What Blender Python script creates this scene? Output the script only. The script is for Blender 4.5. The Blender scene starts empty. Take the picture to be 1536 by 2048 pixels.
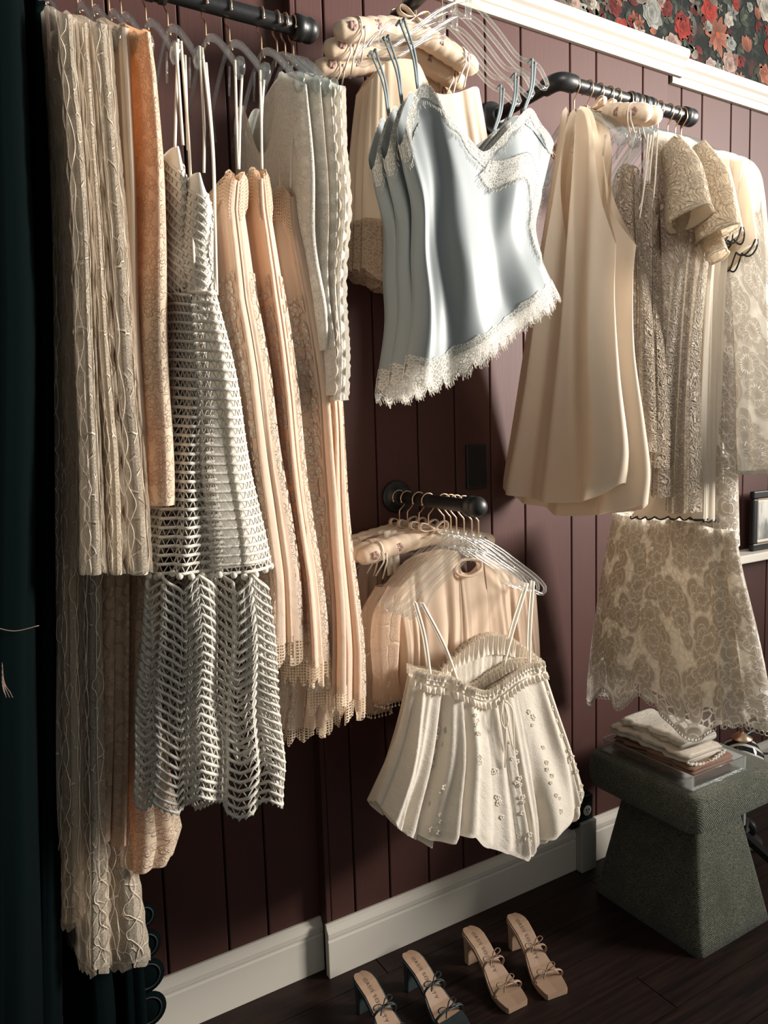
import bpy, math, random
import numpy as np
from mathutils import Vector, Matrix
R = math.radians
sc = bpy.context.scene
COL = sc.collection
# ------------------------------------------------------------------ camera, world, lights, exposure
FPX, EYE = 1500.0, np.array([0.0, -1.6524, 1.40])
_y, _p, _r = R(30.7527), R(6.1), R(1.73)
_fw = np.array([math.sin(_y)*math.cos(_p), math.cos(_y)*math.cos(_p), -math.sin(_p)])
_rt = np.array([math.cos(_y), -math.sin(_y), 0.0]); _up = np.cross(_rt, _fw)
_R = _rt*math.cos(_r) - _up*math.sin(_r); _U = _rt*math.sin(_r) + _up*math.cos(_r)
cd = bpy.data.cameras.new('camera'); cam = bpy.data.objects.new('camera', cd); COL.objects.link(cam)
cd.sensor_width = 36.0; cd.lens = FPX/2048.0*36.0; cd.clip_start = 0.02
cam.matrix_world = Matrix(((_R[0], _U[0], -_fw[0], EYE[0]), (_R[1], _U[1], -_fw[1], EYE[1]), (_R[2], _U[2], -_fw[2], EYE[2]), (0, 0, 0, 1)))
sc.camera = cam
w = bpy.data.worlds.new('world'); sc.world = w; w.use_nodes = True
w.node_tree.nodes['Background'].inputs[0].default_value = (0.88, 0.90, 0.86, 1)
w.node_tree.nodes['Background'].inputs[1].default_value = 0.24
def area(name, loc, tgt, sx, sy, power, col, spread=math.pi):
    l = bpy.data.lights.new(name, 'AREA'); l.shape = 'RECTANGLE'; l.size = sx; l.size_y = sy; l.energy = power; l.color = col
    o = bpy.data.objects.new(name, l); COL.objects.link(o); o.location = loc
    l.spread = spread; o.rotation_euler = (Vector(tgt)-Vector(loc)).to_track_quat('-Z', 'Y').to_euler(); return o
area('window_daylight', (5.4, -3.25, 2.75), (1.05, -0.25, 2.25), 1.4, 1.8, 98, (1.0, 0.945, 0.875), R(58))
area('added_fill_spot', (0.85, -1.95, 2.85), (1.74, -0.4, 2.10), 0.35, 0.35, 2.6, (1.0, 0.95, 0.88), R(44))  # added fill, no known lamp here; brightens the lace on the right rail
sc.view_settings.view_transform = 'Standard'; sc.view_settings.look = 'None'
sc.view_settings.exposure = 0.12; sc.view_settings.gamma = 1.0; sc.view_settings.use_curve_mapping = False
rnd = random.Random(7)
# ------------------------------------------------------------------ photo-to-place helpers (rays of the real camera cut with real planes)
def _ray(x, y): return _fw + _R*(x-768)/FPX - _U*(y-1024)/FPX
def aty(x, y, Y): d = _ray(x, y); return EYE + d*((Y-EYE[1])/d[1])
def atx(x, y, X): d = _ray(x, y); return EYE + d*((X-EYE[0])/d[0])
def atz(x, y, Z): d = _ray(x, y); return EYE + d*((Z-EYE[2])/d[2])
# ------------------------------------------------------------------ materials
class NT:
    def __init__(s, name):
        s.m = bpy.data.materials.new(name); s.m.use_nodes = True; s.t = s.m.node_tree; s.N = s.t.nodes; s.L = s.t.links
        s.N.clear(); s.out = s.N.new('ShaderNodeOutputMaterial')
    def put(s, sock, v):
        if hasattr(v, 'is_linked'): s.L.new(v, sock)
        elif v is not None:
            if hasattr(sock.default_value, '__len__') and not hasattr(v, '__len__'): v = [v]*len(sock.default_value)
            if hasattr(v, '__len__') and len(sock.default_value) == 4 and len(v) == 3: v = (*v, 1)
            sock.default_value = v
    def n(s, typ, ins=None, **props):
        nd = s.N.new('ShaderNode'+typ)
        for k, v in props.items(): setattr(nd, k, v)
        for k, v in (ins or {}).items(): s.put(nd.inputs[k], v)
        return nd
    def ma(s, op, a, b=0.0, c=0.0, clamp=False):
        nd = s.n('Math', {0: a, 1: b, 2: c}, operation=op); nd.use_clamp = clamp; return nd.outputs[0]
    def vm(s, op, a, b=(0, 0, 0)):
        nd = s.n('VectorMath', operation=op); s.put(nd.inputs[0], a)
        if op == 'SCALE': s.put(nd.inputs['Scale'], b)
        else: s.put(nd.inputs[1], b)
        return nd.outputs[1] if op in ('LENGTH', 'DISTANCE', 'DOT_PRODUCT') else nd.outputs[0]
    def mix(s, f, a, b): nd = s.n('Mix', {0: f, 6: a, 7: b}, data_type='RGBA'); return nd.outputs[2]
    def ss(s, x, a, b): nd = s.n('MapRange', {0: x, 1: a, 2: b, 3: 0.0, 4: 1.0}, interpolation_type='SMOOTHSTEP'); return nd.outputs[0]
    def uv(s): return s.n('TexCoord').outputs['UV']
    def obj(s): return s.n('TexCoord').outputs['Object']
    def noise(s, v, sc_, det=2, rough=.5): return s.n('TexNoise', {'Vector': v, 'Scale': sc_, 'Detail': det, 'Roughness': rough})
    def bump(s, h, st, dist=.002): return s.n('Bump', {'Height': h, 'Strength': st, 'Distance': dist}).outputs[0]
    def end(s, sh): s.L.new(sh, s.out.inputs[0]); return s.m
def bsdf(t, col, rough=.6, normal=None, **k):
    b = t.n('BsdfPrincipled', {'Base Color': col, 'Roughness': rough, **k})
    if normal is not None: t.put(b.inputs['Normal'], normal)
    return b.outputs[0]
def mixsh(t, f, a, b): nd = t.n('MixShader', {0: f}); t.L.new(a, nd.inputs[1]); t.L.new(b, nd.inputs[2]); return nd.outputs[0]
def plain(name, col, rough=.5, metal=0.0, bumpsc=0, bst=.2, **k):
    t = NT(name); nm = t.bump(t.noise(t.obj(), bumpsc, 3).outputs[0], bst) if bumpsc else None
    return t.end(bsdf(t, (*col, 1), rough, nm, Metallic=metal, **k))
def cloth_shader(t, col, rough, normal, trans, tcol=None, sheen=.15, spec=.25):
    a = bsdf(t, col, rough, normal, **{'Sheen Weight': sheen, 'Specular IOR Level': spec})
    tr = t.n('BsdfTranslucent', {'Color': tcol if tcol is not None else col}).outputs[0]
    return mixsh(t, trans, a, tr)
def fabric(name, col, rough=.85, trans=.2, tcol=None, weave=900, crump=14, cst=.25, slub=0):
    t = NT(name); uv = t.uv()
    h1 = t.noise(uv, crump, 3).outputs[0]
    st = t.vm('MULTIPLY', uv, (weave, weave*.25, 1)); h2 = t.noise(st, 1.0, 1).outputs[0]
    nm = t.bump(t.ma('ADD', t.ma('MULTIPLY', h1, 1.0), t.ma('MULTIPLY', h2, .10+slub)), cst, .006)
    c = t.mix(t.noise(uv, 5, 2).outputs[0], (*[x*.93 for x in col], 1), (*[min(1, x*1.05) for x in col], 1))
    return t.end(cloth_shader(t, c, rough, nm, trans, (*tcol, 1) if tcol else None))
def satin(name, col, rough=.38):
    t = NT(name); uv = t.uv()
    st = t.vm('MULTIPLY', uv, (1400, 150, 1)); nm = t.bump(t.noise(st, 1.0, 1).outputs[0], .06, .001)
    a = bsdf(t, (*col, 1), rough, nm, **{'Sheen Weight': .3, 'Sheen Roughness': .3, 'Specular IOR Level': .6, 'Anisotropic': .4})
    tr = t.n('BsdfTranslucent', {'Color': (*col, 1)}).outputs[0]
    return t.end(mixsh(t, .06, a, tr))
def flowers(t, v, scale, petals=5, jitter=.9, size=.46):
    """one flower per voronoi cell: returns petal mask, outline mask, vein mask, cell colour"""
    vo = t.n('TexVoronoi', {'Vector': v, 'Scale': scale, 'Randomness': jitter}, voronoi_dimensions='2D', feature='F1')
    off = t.vm('SUBTRACT', t.vm('SCALE', v, scale), t.vm('SCALE', vo.outputs['Position'], scale))
    sep = t.n('SeparateXYZ', {0: off}); r = vo.outputs['Distance']
    sc3 = t.n('SeparateColor', {0: vo.outputs['Color']})
    th = t.ma('ADD', t.ma('ARCTAN2', sep.outputs[1], sep.outputs[0]), t.ma('MULTIPLY', sc3.outputs[0], 6.28))
    pet = t.ma('ABSOLUTE', t.ma('COSINE', t.ma('MULTIPLY', th, petals/2.0)))
    rad = t.ma('MULTIPLY', t.ma('ADD', .52, t.ma('MULTIPLY', t.ma('POWER', pet, .6), .48)), t.ma('MULTIPLY', t.ma('ADD', .65, t.ma('MULTIPLY', sc3.outputs[1], .35)), size))
    dif = t.ma('SUBTRACT', rad, r)
    inner = t.ma('SUBTRACT', t.ma('MULTIPLY', rad, .5), r)
    mask = t.ss(dif, -.01, .03)
    outl = t.ma('SUBTRACT', 1.0, t.ss(t.ma('ABSOLUTE', dif), .015, .05))
    out2 = t.ma('SUBTRACT', 1.0, t.ss(t.ma('ABSOLUTE', inner), .01, .04))
    vein = t.ma('MULTIPLY', mask, t.ss(t.ma('COSINE', t.ma('MULTIPLY', th, petals*4.0)), .3, .9))
    return mask, t.ma('MAXIMUM', outl, out2), vein, vo.outputs['Color'], r
def lace(name, col, kind, trans=.25, tcol=None, base=.6, sc_=30, rough=.85, bst=.6, motif_shade_col=None, bdist=.004):
    t = NT(name); uv = t.uv(); c = (*col, 1)
    dist = t.vm('ADD', uv, t.vm('SCALE', t.vm('SUBTRACT', t.noise(uv, 22, 2).outputs['Color'], (.5, .5, .5)), .006 if kind in ('guipure', 'floral', 'eyelash') else .02))
    net = t.noise(t.vm('MULTIPLY', uv, (500, 500, 1)), 1.0, 1).outputs[0]
    if kind == 'vine':
        v = t.vm('MULTIPLY', dist, (1, .42, 1))
        e = t.n('TexVoronoi', {'Vector': v, 'Scale': sc_}, voronoi_dimensions='2D', feature='DISTANCE_TO_EDGE').outputs[0]
        e2 = t.n('TexVoronoi', {'Vector': dist, 'Scale': sc_*3.1}, voronoi_dimensions='2D', feature='DISTANCE_TO_EDGE').outputs[0]
        th = t.ma('MULTIPLY', t.ma('SUBTRACT', 1.0, t.ss(e, .02, .08)), t.ma('ADD', .45, t.ma('MULTIPLY', t.ss(t.noise(uv, 30, 2).outputs[0], .42, .6), .55))); th2 = t.ma('SUBTRACT', 1.0, t.ss(e2, .03, .09))
        clump = t.ss(t.noise(uv, 18, 2).outputs[0], .5, .7)
        th = t.ma('MAXIMUM', th, t.ma('MULTIPLY', th2, t.ma('ADD', .35, t.ma('MULTIPLY', clump, .6))))
        al = t.ma('MAXIMUM', th, t.ma('ADD', base-.12, t.ma('MULTIPLY', net, .25))); hgt = th
    elif kind == 'floral':
        m, o, vn, cc, r = flowers(t, dist, sc_, 5); m2, o2, vn2, c2, r2 = flowers(t, t.vm('ADD', dist, (.37, .21, 0)), sc_*1.7, 3, 1, .5)
        hgt = t.ma('MAXIMUM', t.ma('ADD', t.ma('MULTIPLY', m, .5), t.ma('MULTIPLY', o, .5)), t.ma('ADD', t.ma('MULTIPLY', m2, .35), t.ma('MULTIPLY', o2, .5)))
        al = t.ma('MAXIMUM', t.ma('MAXIMUM', t.ma('MAXIMUM', m, m2), t.ma('MAXIMUM', o, o2)), t.ma('ADD', base-.1, t.ma('MULTIPLY', net, .2)))
    elif kind == 'guipure':
        m, o, vn, cc, r = flowers(t, dist, sc_, 6, .7, .56); m2, o2, vn2, c2, r2 = flowers(t, t.vm('ADD', t.vm('MULTIPLY', dist, (1, .75, 1)), (.37, .21, 0)), sc_*1.6, 2, .9, .62)
        o2 = t.ma('MULTIPLY', o2, t.ma('SUBTRACT', 1.0, m)); m2 = t.ma('MULTIPLY', m2, t.ma('SUBTRACT', 1.0, m))
        e = t.n('TexVoronoi', {'Vector': uv, 'Scale': sc_*4.2}, voronoi_dimensions='2D', feature='DISTANCE_TO_EDGE').outputs[0]
        br = t.ma('SUBTRACT', 1.0, t.ss(e, .08, .16))
        hole = t.ma('MULTIPLY', t.ss(vn, .55, .9), t.ma('MULTIPLY', t.ss(r, .12, .2), t.ma('SUBTRACT', 1.0, t.ss(r, .24, .32))))
        hgt = t.ma('MAXIMUM', t.ma('ADD', t.ma('MULTIPLY', m, .6), t.ma('MULTIPLY', o, .4)), t.ma('ADD', t.ma('MULTIPLY', m2, .5), t.ma('MULTIPLY', o2, .4)))
        al = t.ma('MAXIMUM', t.ma('MAXIMUM', t.ma('MAXIMUM', m, m2), t.ma('MAXIMUM', o, o2)), t.ma('MAXIMUM', br, base))
        al = t.ma('SUBTRACT', al, t.ma('MULTIPLY', hole, .8))
        hgt = t.ma('ADD', hgt, t.ma('MULTIPLY', vn, .18))
    elif kind == 'swirl':
        d2 = t.vm('ADD', uv, t.vm('SCALE', t.vm('SUBTRACT', t.noise(uv, 30, 1).outputs['Color'], (.5, .5, .5)), .05))
        vo = t.n('TexVoronoi', {'Vector': d2, 'Scale': sc_}, voronoi_dimensions='2D', feature='F1')
        rg = t.ma('SINE', t.ma('MULTIPLY', vo.outputs['Distance'], 17.0))
        e = t.n('TexVoronoi', {'Vector': d2, 'Scale': sc_*2.4}, voronoi_dimensions='2D', feature='DISTANCE_TO_EDGE').outputs[0]
        hgt = t.ma('ADD', t.ma('MULTIPLY', rg, .5), t.ma('SUBTRACT', .6, t.ss(e, .02, .16)))
        al = t.ma('MAXIMUM', t.ss(hgt, -.25, .05), base)
    elif kind == 'eyelash':   # scalloped bridal trim
        m, o, vn, cc, r = flowers(t, dist, sc_, 6, .7, .55)
        e = t.n('TexVoronoi', {'Vector': uv, 'Scale': sc_*3.2}, voronoi_dimensions='2D', feature='DISTANCE_TO_EDGE').outputs[0]
        br = t.ma('SUBTRACT', 1.0, t.ss(e, .06, .15))
        al = t.ma('MAXIMUM', t.ma('MAXIMUM', o, t.ma('MULTIPLY', vn, .9)), t.ma('MAXIMUM', br, base)); hgt = al
    elif kind == 'mesh':      # crochet net
        e = t.n('TexVoronoi', {'Vector': uv, 'Scale': sc_, 'Randomness': .25}, voronoi_dimensions='2D', feature='DISTANCE_TO_EDGE').outputs[0]
        br = t.ma('SUBTRACT', 1.0, t.ss(e, .16, .24)); al = t.ma('MAXIMUM', br, base); hgt = br
    nm = t.bump(t.ma('ADD', hgt, t.ma('MULTIPLY', t.noise(uv, 16, 3).outputs[0], .8)), bst, bdist)
    cc_ = c if motif_shade_col is None else t.mix(t.ma('MAXIMUM', m, m2), c, t.mix(t.ma('MAXIMUM', o, t.ma('MAXIMUM', o2, t.ma('MULTIPLY', vn, .6))), (*motif_shade_col, 1), c))  # motif colour darkened to paint in the backlight that double lace blocks
    sh = cloth_shader(t, cc_, rough, nm, trans, (*tcol, 1) if tcol else None)
    tp = t.n('BsdfTransparent').outputs[0]
    return t.end(mixsh(t, t.ma('MINIMUM', al, 1.0), tp, sh))
def clear_plastic(name, tint=(.95, .96, .95), body=.16, rough=.06):
    t = NT(name)
    fr = t.ma('ADD', .05, t.ma('MULTIPLY', t.ma('POWER', t.n('LayerWeight', {'Blend': .5}).outputs['Facing'], 3.0), .75))
    gl = t.n('BsdfGlossy', {'Color': (1, 1, 1, 1), 'Roughness': rough}).outputs[0]
    tr = t.n('BsdfTransparent', {'Color': (*tint, 1)}).outputs[0]
    df = t.n('BsdfTranslucent', {'Color': (.9, .92, .92, 1)}).outputs[0]
    return t.end(mixsh(t, fr, mixsh(t, body, tr, df), gl))
def vcol(name, rough=.8):
    t = NT(name); a = t.n('Attribute', attribute_name='Col').outputs[0]
    return t.end(bsdf(t, a, rough, **{'Specular IOR Level': .1}))
M = {}
M['ivory_vine'] = lace('ivory_net_lace', (.84, .72, .57), 'vine', .3, base=.45, sc_=52, bst=1.0)
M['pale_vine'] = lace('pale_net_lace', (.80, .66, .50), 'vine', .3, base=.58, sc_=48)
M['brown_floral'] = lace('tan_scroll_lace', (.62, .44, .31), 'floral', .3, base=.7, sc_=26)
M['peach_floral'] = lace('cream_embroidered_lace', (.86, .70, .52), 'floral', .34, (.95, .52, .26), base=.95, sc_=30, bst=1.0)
M['taupe'] = fabric('champagne_taupe_crepe', (.62, .48, .36), .7, .25)
M['white_yarn'] = fabric('white_crochet_yarn', (.88, .83, .74), .9, .25, weave=1500, crump=200, cst=.3)
M['white_lining'] = fabric('white_cotton_lining', (.86, .81, .72), .9, .2)
M['peach'] = fabric('peach_chiffon', (.84, .67, .52), .75, .3, (.90, .60, .40), crump=26, cst=.5)
M['peach_lace'] = lace('peach_leaf_lace', (.93, .81, .67), 'floral', .3, (.92, .68, .50), base=.08, sc_=34, bst=1.0)
M['peach_net'] = lace('peach_crochet_net', (.86, .68, .50), 'mesh', .3, base=.12, sc_=190)
M['ivory_blouse'] = lace('ivory_blouse_lace', (.88, .83, .74), 'floral', .3, base=.84, sc_=40)
M['champ_satin'] = satin('champagne_satin', (.78, .60, .43), .36)
M['champ_lace'] = lace('champagne_bridal_lace', (.62, .46, .33), 'eyelash', .2, base=.55, sc_=34)
M['blue_satin'] = satin('pale_blue_satin', (.255, .285, .29), .48)
M['blue_strap'] = plain('slate_blue_strap', (.17, .21, .22), .6)
M['white_lace'] = lace('ivory_eyelash_lace', (.84, .80, .72), 'eyelash', .2, base=.30, sc_=48)
M['cream_crepe'] = fabric('cream_crepe', (.86, .73, .58), .62, .32, crump=6, cst=.12)
M['swirl'] = lace('ivory_ribbon_swirl_lace', (.90, .80, .66), 'swirl', .5, base=.62, sc_=42, bst=1.0, bdist=.012)
M['swirl_dk'] = lace('tan_ribbon_swirl_lace', (.80, .66, .50), 'swirl', .4, base=.6, sc_=50, bst=1.0, bdist=.012)
M['ivory_plain'] = fabric('ivory_knit', (.88, .79, .66), .75, .45, crump=5, cst=.1)
M['black_piping'] = plain('black_piping', (.012, .014, .016), .7)
M['guipure'] = lace('white_guipure_lace', (.95, .91, .84), 'guipure', .5, base=.22, sc_=12, bst=1.0, motif_shade_col=(.60, .53, .45))
M['guipure_dense'] = lace('white_guipure_dense_lace', (.90, .87, .80), 'guipure', .45, base=.92, sc_=12, bst=1.0, motif_shade_col=(.66, .60, .52))
M['sheer_peach'] = lace('sheer_peach_mesh', (.86, .66, .50), 'vine', .35, base=.6, sc_=26)
M['peach_pleat'] = fabric('peach_pleated_voile', (.86, .67, .51), .75, .3)
M['white_voile'] = fabric('ivory_slub_voile', (.87, .79, .68), .85, .25, crump=34, cst=.6, slub=.25)
M['ribbon'] = plain('ivory_ribbon', (.83, .73, .60), .6)
M['dark_pleat'] = fabric('dusky_taupe_pleats', (.26, .18, .14), .8, .1)
M['black_cloth'] = plain('black_velvet', (.001, .0035, .0036), .98, bumpsc=60, bst=.3, **{'Specular IOR Level': .05})
M['black_lace'] = lace('black_scalloped_lace', (.02, .027, .028), 'floral', .0, base=.92, sc_=20)
M['gold'] = plain('rose_gold_wire', (.86, .60, .40), .28, 1.0)
M['iron'] = plain('black_iron_pipe', (.012, .013, .014), .42, .0, bumpsc=120, bst=.12)
M['clear'] = clear_plastic('clear_acrylic')
M['smoke'] = clear_plastic('clear_acrylic_shaded', (.80, .84, .84), .05)
M['pad_satin'] = fabric('padded_satin', (.80, .62, .46), .45, .05, crump=40, cst=.35)
M['pad_rose'] = plain('printed_roses', (.34, .20, .17), .6)
M['white_paint'] = plain('white_gloss_paint', (.70, .65, .57), .6, bumpsc=30, bst=.08, **{'Specular IOR Level': .2})
M['bow'] = satin('champagne_bow', (.78, .62, .48), .45)
# ------------------------------------------------------------------ object helpers
def link(name, me, mat=None, parent=None):
    o = bpy.data.objects.new(name, me); COL.objects.link(o)
    if mat is not None and not me.materials: me.materials.append(M[mat] if isinstance(mat, str) else mat)
    if parent is not None: o.parent = parent; o.matrix_parent_inverse = parent.matrix_world.inverted() if False else Matrix.Translation(-Vector(parent.location))
    return o
def tag(o, label, cat, group=None):
    o['label'] = label; o['category'] = cat
    if group: o['group'] = group
    return o
def thing(name, label, cat, loc, group=None):
    o = bpy.data.objects.new(name, None); COL.objects.link(o); o.location = [float(v) for v in loc]; o.empty_display_size = .05
    return tag(o, label, cat, group)
def struct(o, label=None): o['kind'] = 'structure'; 
def copy_tree(o, dloc=(0, 0, 0), parent=None):
    c = o.copy(); COL.objects.link(c)
    if parent is None: c.location = Vector(o.location)+Vector(dloc)
    else: c.parent = parent; c.matrix_parent_inverse = o.matrix_parent_inverse.copy()
    for ch in [x for x in list(o.children)]: copy_tree(ch, parent=c)
    return c
def mesh(name, V, F, uv=None, smooth=True, col=None):
    me = bpy.data.meshes.new(name); me.from_pydata([tuple(map(float, v)) for v in V], [], [tuple(map(int, f)) for f in F]); me.update()
    if smooth: me.polygons.foreach_set('use_smooth', [True]*len(me.polygons))
    if uv is not None:
        lay = me.uv_layers.new(name='UVMap'); li = np.empty(len(me.loops), dtype=np.int32); me.loops.foreach_get('vertex_index', li)
        lay.data.foreach_set('uv', np.asarray(uv, dtype=np.float32)[li].ravel())
    if col is not None:
        a = me.color_attributes.new('Col', 'FLOAT_COLOR', 'POINT'); a.data.foreach_set('color', np.asarray(col, dtype=np.float32).ravel())
    return me
class MB:
    def __init__(s): s.V = []; s.F = []; s.C = []
    def add(s, V, F, c=None):
        b = len(s.V); s.V += [tuple(v) for v in V]; s.F += [tuple(i+b for i in f) for f in F]
        if c is not None: s.C += [c]*len(V)
        return s
    def box(s, a, b):
        x0, y0, z0 = a; x1, y1, z1 = b
        return s.add([(x0, y0, z0), (x1, y0, z0), (x1, y1, z0), (x0, y1, z0), (x0, y0, z1), (x1, y0, z1), (x1, y1, z1), (x0, y1, z1)],
                     [(3, 2, 1, 0), (4, 5, 6, 7), (0, 1, 5, 4), (1, 2, 6, 5), (2, 3, 7, 6), (3, 0, 4, 7)])
    def tube(s, P, r, k=8, flat=None, closed=False, cap=True):
        """swept tube; r scalar or list; flat=(vec, ratio) widens the section along vec"""
        P = np.asarray(P, float); n = len(P); rr = np.full(n, r) if np.isscalar(r) else np.asarray(r, float)
        T = np.gradient(P, axis=0)
        if closed: T = np.roll(P, -1, 0)-np.roll(P, 1, 0)
        T /= np.linalg.norm(T, axis=1)[:, None]+1e-12
        up = np.array([0, 0, 1.0]) if abs(T[0][2]) < .9 else np.array([0, 1.0, 0]); A = []
        a = np.cross(T[0], up); a /= np.linalg.norm(a)
        for i in range(n):
            a = a - T[i]*(a@T[i]); a /= np.linalg.norm(a)+1e-12; A.append(a.copy())
        A = np.array(A); B = np.cross(T, A)
        if flat is not None:
            f = np.asarray(flat[0], float); A = f[None]-T*(T@f)[:, None]; A /= np.linalg.norm(A, axis=1)[:, None]+1e-9; B = np.cross(T, A); ra = flat[1]
        else: ra = 1.0
        th = np.linspace(0, 2*np.pi, k, endpoint=False)+np.pi/k
        V = (P[:, None]+(A[:, None]*np.cos(th)[None, :, None]*ra+B[:, None]*np.sin(th)[None, :, None])*rr[:, None, None]).reshape(-1, 3)
        F = []
        m = n if closed else n-1
        for i in range(m):
            j = (i+1) % n
            for q in range(k): q2 = (q+1) % k; F.append((i*k+q, i*k+q2, j*k+q2, j*k+q))
        if not closed and cap: F.append(tuple(range(k))[::-1]); F.append(tuple((n-1)*k+q for q in range(k)))
        return s.add(V, F)
    def lathe(s, prof, c, ax=(0, 0, 1), k=20):
        """prof: (dist along axis, radius)"""
        ax = np.asarray(ax, float); ax /= np.linalg.norm(ax); u = np.cross(ax, (0, 0, 1) if abs(ax[2]) < .9 else (1, 0, 0)); u /= np.linalg.norm(u); v = np.cross(ax, u)
        V = []; F = []
        for d, r in prof:
            for q in range(k): a = 2*np.pi*q/k; V.append(np.asarray(c)+ax*d+(u*math.cos(a)+v*math.sin(a))*r)
        for i in range(len(prof)-1):
            for q in range(k): q2 = (q+1) % k; F.append((i*k+q, i*k+q2, (i+1)*k+q2, (i+1)*k+q))
        F.append(tuple(range(k))[::-1]); F.append(tuple((len(prof)-1)*k+q for q in range(k)))
        return s.add(V, F)
    def ball(s, c, r, k=10, m=6, sc_=(1, 1, 1)):
        V = []; F = []
        for i in range(m+1):
            p = np.pi*i/m
            for q in range(k): a = 2*np.pi*q/k; V.append((c[0]+r*sc_[0]*math.sin(p)*math.cos(a), c[1]+r*sc_[1]*math.sin(p)*math.sin(a), c[2]+r*sc_[2]*math.cos(p)))
        for i in range(m):
            for q in range(k): q2 = (q+1) % k; F.append((i*k+q, (i+1)*k+q, (i+1)*k+q2, i*k+q2))
        return s.add(V, F)
    def build(s, name, mat, parent=None, smooth=True, loc=None):
        V = np.array(s.V)
        me = mesh(name, V, s.F, uv=np.stack([V[:, 0]+V[:, 1]*.7, V[:, 2]+V[:, 1]*.3], 1), smooth=smooth, col=[(*c, 1) for c in s.C] if s.C else None)
        return link(name, me, mat, parent)
def bevel(o, wd, seg=2):
    m = o.modifiers.new('bevel', 'BEVEL'); m.width = wd; m.segments = seg; m.limit_method = 'ANGLE'; m.angle_limit = R(40); return o
def smooth_path(pts, n):
    P = np.asarray(pts, float); q = np.vstack([2*P[0]-P[1], P, 2*P[-1]-P[-2]]); out = []
    for i in range(1, len(q)-2):
        for t in np.linspace(0, 1, 12, endpoint=False):
            a, b, c, d = q[i-1], q[i], q[i+1], q[i+2]
            out.append(.5*((2*b)+(-a+c)*t+(2*a-5*b+4*c-d)*t*t+(-a+3*b-3*c+d)*t**3))
    out.append(P[-1]); out = np.array(out)
    s = np.r_[0, np.cumsum(np.linalg.norm(np.diff(out, axis=0), axis=1))]; s /= s[-1]+1e-12
    u = np.linspace(0, 1, n); return np.stack([np.interp(u, s, out[:, k]) for k in range(out.shape[1])], 1)
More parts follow.
